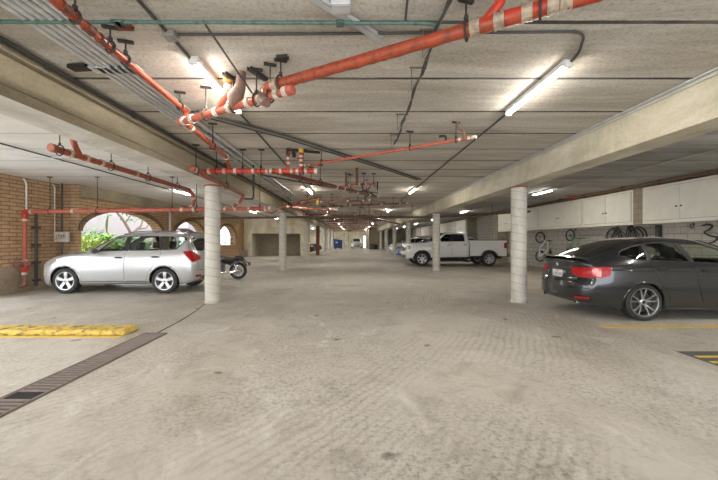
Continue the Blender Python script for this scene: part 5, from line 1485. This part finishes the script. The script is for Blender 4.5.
# ------------------------------------------------------------------ motorcycle
def motorcycle(x, y):
    t = thing('motorcycle', 'black motorcycle parked behind the near left column', 'motorcycle', (x, y, 0))
    def mw(cx, R, w):
        bm = B(); lathe(bm, [(R - .085, -w * .35), (R - .05, -w / 2), (R - .012, -w * .35), (R, 0), (R - .012, w * .35), (R - .05, w / 2), (R - .085, w * .35)], 36, axis='Y', closed=False)
        o = obj('wheel', bm, M_rubber, t, smooth=True, loc=(cx, 0, R))
        bm = B(); lathe(bm, [(R - .10, -.045), (R - .083, -.05), (R - .083, .05), (R - .10, .045)], 36, axis='Y', closed=False)
        for k in range(9):
            a = 2 * PI * k / 9; tube(bm, [(.04 * math.cos(a), -.02, .04 * math.sin(a)), ((R - .09) * math.cos(a + .12), 0, (R - .09) * math.sin(a + .12))], .009, 6)
        tube(bm, [(0, -.06, 0), (0, .06, 0)], .045, 14); obj('rim', bm, M_alloy_dark, o, smooth=True)
        bm = B(); lathe(bm, [(.07, 0), (.13, 0), (.13, .006), (.07, .006)], 20, (0, -.07, 0), 'Y'); obj('brake_disc', bm, M_steel, o)
    mw(0, .315, .17); mw(-1.50, .315, .12)
    P = lambda nm, bm, m: obj(nm, bm, m, t, smooth=True, sharp=.8)
    bm = B(); n = 16
    for sgn, cx, a0, a1, R in ((1, 0, .5, 2.4, .355), (1, -1.5, .6, 2.6, .345)):
        prev = None
        for k in range(n):
            a = a0 + (a1 - a0) * k / (n - 1)
            q = [bm.verts.new((cx + rr * math.cos(a), yy, .315 + rr * math.sin(a))) for rr, yy in ((R, -.085), (R + .02, -.05), (R + .025, 0), (R + .02, .05), (R, .085), (R - .01, 0))]
            if prev:
                for i in range(6): bm.faces.new((prev[i], prev[(i + 1) % 6], q[(i + 1) % 6], q[i]))
            prev = q
    P('mudguard', bm, M_black)
    bm = B(); tube(bm, [(-.15, 0, .68), (-.05, 0, .76), (.12, 0, .76), (.20, 0, .72)], .1, 12, radii=[.10, .11, .09, .05])
    tube(bm, [(-.75, 0, .72), (-.55, 0, .70), (-.3, 0, .66), (-.12, 0, .70)], .1, 12, radii=[.06, .13, .13, .09]); P('seat', bm, M_black)
    bm = B(); tube(bm, [(-1.12, 0, .90), (-.98, 0, .90), (-.82, 0, .86), (-.62, 0, .78)], .1, 16, radii=[.06, .14, .15, .07]); P('fuel_tank', bm, M_grey_plastic)
    bm = B(); box(bm, -1.02, -.50, -.15, .15, .22, .56, .06); tube(bm, [(-.85, 0, .5), (-.95, 0, .78)], .09, 12); tube(bm, [(-.66, 0, .5), (-.56, 0, .72)], .09, 12); P('engine', bm, M_alloy_dark)
    bm = B(); tube(bm, [(-1.22, 0, .93), (-.9, 0, .62), (-.35, 0, .56), (0, .11, .315)], .022, 8, bend=.1); tube(bm, [(-.9, 0, .62), (-.95, 0, .25), (-.4, 0, .25), (0, -.11, .315)], .022, 8, bend=.1); P('frame', bm, M_black)
    for s_ in (-1, 1):
        bm = B(); tube(bm, [(-1.5, s_ * .09, .315), (-1.24, s_ * .09, .95)], .022, 8); P('fork', bm, M_steel)
        bm = B(); tube(bm, [(-.02, s_ * .13, .33), (-.12, s_ * .13, .62)], .025, 8); P('shock_absorber', bm, M_chrome)
    bm = B(); tube(bm, [(-1.18, -.38, 1.06), (-1.2, -.2, 1.06), (-1.24, 0, .98), (-1.2, .2, 1.06), (-1.18, .38, 1.06)], .014, 8, bend=.06); P('handlebar', bm, M_chrome)
    bm = B(); lathe(bm, [(.03, -.12), (.085, -.04), (.09, 0), (.02, .02)], 18, (-1.36, 0, .88), 'X'); P('headlight', bm, M_chrome)
    bm = B(); tube(bm, [(-.8, -.16, .35), (-.6, -.19, .24), (-.2, -.2, .26), (.2, -.22, .33)], .04, 12, bend=.1); P('exhaust_pipe', bm, M_chrome)
    bm = B(); tube(bm, [(-.22, -.13, .50), (-.02, -.14, .66)], .035, 8); tube(bm, [(-.10, -.12, .52), (.12, -.13, .70)], .02, 8); P('side_cover', bm, M_alloy_dark)
    bm = B(); tube(bm, [(.20, 0, .70), (.38, 0, .58), (.42, 0, .56)], .02, 8); box(bm, .38, .44, -.07, .07, .50, .62, .01); P('tail_light', bm, M_black)
    bm = B(); box(bm, .43, .445, -.05, .05, .53, .59); P('lens', bm, M_lens_red)
    bm = B(); tube(bm, [(-.7, .1, .25), (-.62, .3, .01)], .012, 6); P('side_stand', bm, M_steel)
motorcycle(-4.2, 12.3)

# ------------------------------------------------------------------ bicycles on the right wall
def bicycle(label, loc, rot, fm, tm, R=.33, wb=1.02, fr=.018):
    t = thing('bicycle', label, 'bicycle', loc); t.rotation_euler = rot
    for cx in (0, wb):
        bm = B(); tube(bm, loop_pts((0, 0, 0), R - .022, 'Y', 36), .022, 8, closed=True); o = obj('wheel', bm, M_rubber, t, smooth=True, loc=(cx, 0, R))
        bm = B(); tube(bm, loop_pts((0, 0, 0), R - .048, 'Y', 36), .011, 6, closed=True)
        for k in range(14):
            a = 2 * PI * k / 14; tube(bm, [(0, .02 * (1 if k % 2 else -1), 0), ((R - .05) * math.cos(a), 0, (R - .05) * math.sin(a))], .0022, 4)
        tube(bm, [(0, -.05, 0), (0, .05, 0)], .018, 8); obj('rim', bm, tm, o)
    bb = Vector((wb * .42, 0, R - .04)); st = Vector((wb * .30, 0, R + .42)); hd = Vector((wb * .80, 0, R + .44)); h2 = Vector((wb * .83, 0, R + .30))
    bm = B()
    for a, b in ((bb, st), (st, hd), (bb, h2), (hd, h2), (Vector((0, .05, R)), bb), (Vector((0, -.05, R)), bb), (Vector((0, .05, R)), st), (Vector((0, -.05, R)), st)): tube(bm, [a, b], fr, 8)
    obj('frame', bm, fm, t, smooth=True)
    bm = B(); tube(bm, [h2, Vector((wb * .86, .05, R + .2)), Vector((wb, .05, R))], .013, 8); tube(bm, [h2, Vector((wb * .86, -.05, R + .2)), Vector((wb, -.05, R))], .013, 8); obj('fork', bm, fm, t)
    bm = B(); tube(bm, [hd, hd + Vector((-.02, 0, .10)), hd + Vector((.04, 0, .12))], .013, 8); tube(bm, [hd + Vector((.02, -.27, .12)), hd + Vector((.04, 0, .12)), hd + Vector((.02, .27, .12))], .012, 8); obj('handlebar', bm, M_black, t)
    bm = B(); tube(bm, [st, st + Vector((-.03, 0, .12))], .013, 8); tube(bm, [st + Vector((-.15, 0, .15)), st + Vector((-.03, 0, .145)), st + Vector((.12, 0, .14))], .03, 8, radii=[.065, .045, .02]); obj('saddle', bm, M_black, t, smooth=True)
    bm = B(); tube(bm, loop_pts(bb + Vector((0, .05, 0)), .09, 'Y', 20), .008, 6, closed=True); tube(bm, [bb + Vector((-.12, .08, -.1)), bb + Vector((0, .06, 0)), bb + Vector((0, -.06, 0)), bb + Vector((.12, -.08, .1))], .009, 6); obj('crankset', bm, M_alloy_dark, t)
    return t
m_bikegreen = simple('mint_green_enamel', (.20, .34, .18), .4)
bicycle('black bicycle hung level on the block wall behind the dark grey hatchback roof', (9.33, 10.98, 1.22), (0, 0, PI / 2), M_black, M_alloy_dark)
bicycle('black bicycle hung against the wall, tucked behind the other black bicycle', (9.55, 11.35, 1.18), (0, 0, PI / 2), M_black, M_alloy_dark)
bicycle('mint green bicycle hung by its front wheel on the block wall', (9.24, 14.6, .85), (0, -PI / 2, PI / 2 + .12), m_bikegreen, M_black, R=.26, wb=.78, fr=.035)
bicycle('white bicycle hung upright by its wheel, farthest left along the right wall', (9.34, 17.2, .60), (0, -PI / 2, PI / 2 + .35), M_white, M_black, R=.28, wb=.95, fr=.03)
def hook(y, z, label, big=False):
    t = thing('wall_hook', label, 'hook', (9.69, y, z), group='dark hooks on the right block wall')
    bm = B(); box(bm, -.012, 0, -.02, .02, -.02, .06); obj('plate', bm, M_hanger, t)
    bm = B(); tube(bm, [(0, 0, .03), (-.09, 0, .03), (-.11, 0, -.05), (-.08, 0, -.10), (-.03, 0, -.08), (-.03, 0, -.04)], .009, 8, bend=.04); obj('hook_wire', bm, M_hanger, t, smooth=True)
hook(10.62, 1.84, 'dark hook on the block wall just right of the bare pier'); hook(9.55, 1.86, 'dark hook on the block wall under the knobs of the right-edge cabinet')
hook(14.6, 1.86, 'dark hook holding up the mint green bicycle'); hook(17.2, 1.86, 'dark hook holding up the white bicycle'); hook(11.7, 1.86, 'dark hook holding the black bicycles')
t = thing('hose', 'black looped hose hung on the block wall at the right edge', 'hose', (9.62, 8.95, 1.85))
bm = B(); tube(bm, [(0, .30, -.02), (0, .16, .02), (0, .02, -.03), (0, .12, -.14), (0, .28, -.20), (0, .12, -.30), (0, -.10, -.34), (0, -.02, -.46), (0, .14, -.50)], .020, 8, bend=.08); obj('hose_length', bm, M_black, t, smooth=True)
bm = B(); tube(bm, [(.07, .16, .02), (-.04, .16, .02), (-.04, .16, .06)], .008, 6); obj('hanging_peg', bm, M_hanger, t)
t = thing('storage_rack_panel', 'narrow black panel standing against the wall right of the black bicycles', 'panel', (9.60, 10.58, 1.05)); bm = B(); box(bm, -.03, .06, -.07, .07, 0, .86, .01); obj('panel', bm, M_black, t)
bm = B(); box(bm, -.034, -.030, -.05, .05, .05, .80, .002); obj('face', bm, M_grey_plastic, t)

# ------------------------------------------------------------------ dumpster and far clutter
t = thing('dumpster', 'blue dumpster with slanted lid beside the far left columns', 'dumpster', (-2.20, 50.5, 0))
m_db = simple('dumpster_blue', (.03, .07, .24), .5)
bm = B()
sec = [(-.62, .16), (-.70, 1.50), (.62, 1.28), (.58, .16)]
pr = [[bm.verts.new((x, y, z)) for x, z in sec] for y in (-.65, .65)]
bm.faces.new(pr[0]); bm.faces.new(pr[1][::-1])
for k in range(4): bm.faces.new((pr[0][k], pr[0][(k + 1) % 4], pr[1][(k + 1) % 4], pr[1][k]))
obj('bin_body', bm, m_db, t)
bm = B(); m_ = Matrix.Translation((-.04, 0, 1.41)) @ Matrix.Rotation(.165, 4, 'Y'); box(bm, -.72, .72, -.70, .70, -.01, .05, .015, m_); obj('lid', bm, simple('dumpster_lid', (.02, .03, .07), .5), t)
for x in (-.45, -.15, .15, .45):
    bm = B(); box(bm, x - .03, x + .03, -.69, -.64, .18, 1.22, .006); obj('rib', bm, m_db, t)
bm = B(); box(bm, -.38, -.06, -.70, -.69, .92, 1.10); obj('label_plate', bm, M_white, t)
for x in (-.45, .42):
    for y in (-.5, .5):
        bm = B(); lathe(bm, [(.03, -.03), (.08, -.025), (.08, .025), (.03, .03)], 14, (x, y, .081), 'Y'); obj('caster', bm, M_black, t)
def small_bin(x, y, label, mt, h=.95):
    t = thing('wheeled_bin', label, 'bin', (x, y, 0))
    bm = B(); r_ = bmesh.ops.create_cone(bm, segments=4, radius1=.30, radius2=.40, depth=h - .1, cap_ends=True)
    for v in bm.verts: v.co = Matrix.Rotation(PI / 4, 4, 'Z') @ v.co; v.co.z += h / 2 + .02
    obj('bin_body', bm, mt, t); bm = B(); box(bm, -.31, .31, -.33, .31, h - .04, h + .02, .02); obj('lid', bm, M_black, t)
    for s_ in (-1, 1): bm = B(); lathe(bm, [(.03, -.02), (.09, -.02), (.09, .02), (.03, .02)], 14, (s_ * .25, .25, .09), 'X'); obj('wheel', bm, M_rubber, t)
small_bin(2.75, 49.0, 'dark wheeled bin against the tan store wall', M_grey_plastic, .8)
small_bin(3.3, 48.9, 'dark wheeled bin beside the last right column', M_black, .7)
# boards leaning beside the back wall
t = thing('wall_conduit', 'pair of dark vertical conduits on the back wall above the dumpster', 'conduit', (-1.6, YF - .05, 0)); 
for x in (0, .75):
    bm = B(); tube(bm, [(x, 0, .05), (x, 0, 3.1)], .035, 8); obj('conduit_length', bm, M_darkconduit, t)

# ------------------------------------------------------------------ planting beyond the arches
L_bright = mat_leaf('bright_green_leaf', (.20, .42, .05), (.34, .58, .10)); L_mid = mat_leaf('mid_green_leaf', (.10, .24, .06), (.20, .38, .10)); L_yell = mat_leaf('yellow_green_leaf', (.38, .46, .08), (.52, .56, .14)); M_bark = simple('grey_brown_bark', (.26, .20, .15), .9, bumpy=.5)
def leaf(bm, p, d, ln, w, curl=.3):
    d = d.normalized(); a = d.cross(Vector((0, 0, 1))); a = a.normalized() if a.length > .01 else Vector((1, 0, 0)); u = a.cross(d)
    L_, R_, Cc = [], [], []
    for k in range(5):
        q = k / 4; c = p + d * ln * q - Vector((0, 0, 1)) * curl * ln * q * q; ww = w * math.sin(PI * min(.97, .08 + q * .9))
        Cc.append(bm.verts.new(c)); L_.append(bm.verts.new(c + a * ww + u * ww * .25)); R_.append(bm.verts.new(c - a * ww + u * ww * .25))
    for k in range(4):
        bm.faces.new((Cc[k], Cc[k + 1], L_[k + 1], L_[k])); bm.faces.new((Cc[k], R_[k], R_[k + 1], Cc[k + 1]))
def shrub(x, y, z, rx, h, n, mt, label, ll=.22, lw=.05):
    t = thing('shrub', label, 'shrub', (x, y, z)); bm = B(); st = B()
    for k in range(9):
        a = rnd.uniform(0, 2 * PI); tube(st, [(0, 0, 0), (rx * .5 * math.cos(a), rx * .5 * math.sin(a), h * .7)], .012, 5)
    for k in range(n):
        a = rnd.uniform(0, 2 * PI); r_ = rx * math.sqrt(rnd.random()); zz = h * rnd.uniform(.1, 1) * (1 - .35 * (r_ / rx) ** 2)
        leaf(bm, Vector((r_ * math.cos(a), r_ * math.sin(a), zz)), Vector((math.cos(a) + rnd.gauss(0, .5), math.sin(a) + rnd.gauss(0, .5), rnd.uniform(.1, 1.3))), ll * rnd.uniform(.7, 1.3), lw, .35)
    obj('foliage', bm, mt, t); obj('stems', st, M_bark, t)
shrub(-10.6, 13.3, .55, .7, 1.0, 420, L_yell, 'yellow-green shrub outside at the left foot of the first arch', .35, .035)
shrub(-11.2, 15.2, .55, .9, 1.15, 620, L_bright, 'bright green shrub outside, seen through the silver car windows', .26, .07)
shrub(-11.0, 17.2, .55, .8, 1.0, 500, L_mid, 'mid green shrub outside behind the rear of the silver car', .24, .06)
shrub(-13.0, 16.6, .55, .8, 1.5, 500, L_mid, 'dark green shrub against the pale garden wall beyond the first arch', .24, .05)
shrub(-12.0, 29.5, .55, .8, 1.6, 420, L_mid, 'leafy shrub outside the farthest small arch', .25, .05)
shrub(-11.2, 22.2, .55, .6, .9, 260, L_mid, 'low shrub outside the second arch', .25, .05)
t = thing('banana_plant', 'banana plant with one tall upright bright leaf outside the first arch', 'plant', (-11.0, 15.05, .55))
bm = B(); tube(bm, [(0, 0, 0), (0, .02, .7), (.02, .03, 1.2)], .06, 10, radii=[.08, .06, .03]); obj('stem', bm, L_yell, t, smooth=True)
for (dx, dy, dz, ln, w, z0) in ((.05, .02, 1, .95, .20, 1.15), (-.6, .5, .9, .9, .10, .9), (.5, -.6, .9, .8, .09, .8), (-.2, -.9, .7, .8, .10, .8), (.7, .5, .5, .8, .10, .7)):
    bm = B(); leaf(bm, Vector((0, 0, z0)), Vector((dx, dy, dz)), ln, w, .05 if dz == 1 else .5); obj('leaf', bm, L_bright, t, smooth=True)
t = thing('tree', 'bare-limbed tree with sparse leaves outside the first arch', 'tree', (-12.6, 19.3, .55))
bm = B(); tube(bm, [(0, 0, 0), (.05, 0, .9), (-.1, -.3, 1.5), (-.2, -.7, 2.1), (-.3, -1.2, 2.5)], .08, 8, radii=[.12, .10, .08, .06, .03]); tube(bm, [(-.05, -.1, 1.2), (.1, .5, 1.7), (.2, .7, 2.4)], .05, 8, radii=[.07, .05, .03]); tube(bm, [(0, .3, 1.5), (.1, 1.0, 1.6), (.2, 1.5, 2.2)], .05, 8, radii=[.05, .04, .02]); tube(bm, [(-.15, -.5, 1.8), (-.1, -.1, 2.3), (0, .2, 2.8)], .04, 8, radii=[.05, .035, .02])
obj('trunk', bm, M_bark, t, smooth=True)
bm = B()
for k in range(320):
    a = Vector((rnd.gauss(-.1, .4), rnd.gauss(-.1, 1.2), rnd.uniform(1.9, 3.3))); leaf(bm, a, Vector((rnd.gauss(0, 1), rnd.gauss(0, 1), rnd.gauss(0, .5))), .16, .04, .2)
obj('crown', bm, L_mid, t)
t = thing('awning', 'pale lilac awning on a brown frame outside the second arch', 'awning', (-12.4, 25.2, .55))
bm = B(); m_ = Matrix.Translation((0, 0, 1.75)) @ Matrix.Rotation(-.2, 4, 'X'); box(bm, -.5, .5, -1.0, 1.0, -.25, .28, .03, m_); obj('canopy', bm, simple('lilac_canvas', (.55, .50, .58), .8), t)
for x in (-.45, .45):
    for y in (-.9, .9): bm = B(); box(bm, x - .03, x + .03, y - .03, y + .03, 0, 1.7); obj('post', bm, simple('brown_timber', (.22, .13, .09), .8), t)
bm = B(); box(bm, -.5, .5, -1.0, 1.0, 1.32, 1.44); obj('frame_rail', bm, simple('brown_timber', (.22, .13, .09), .8), t)
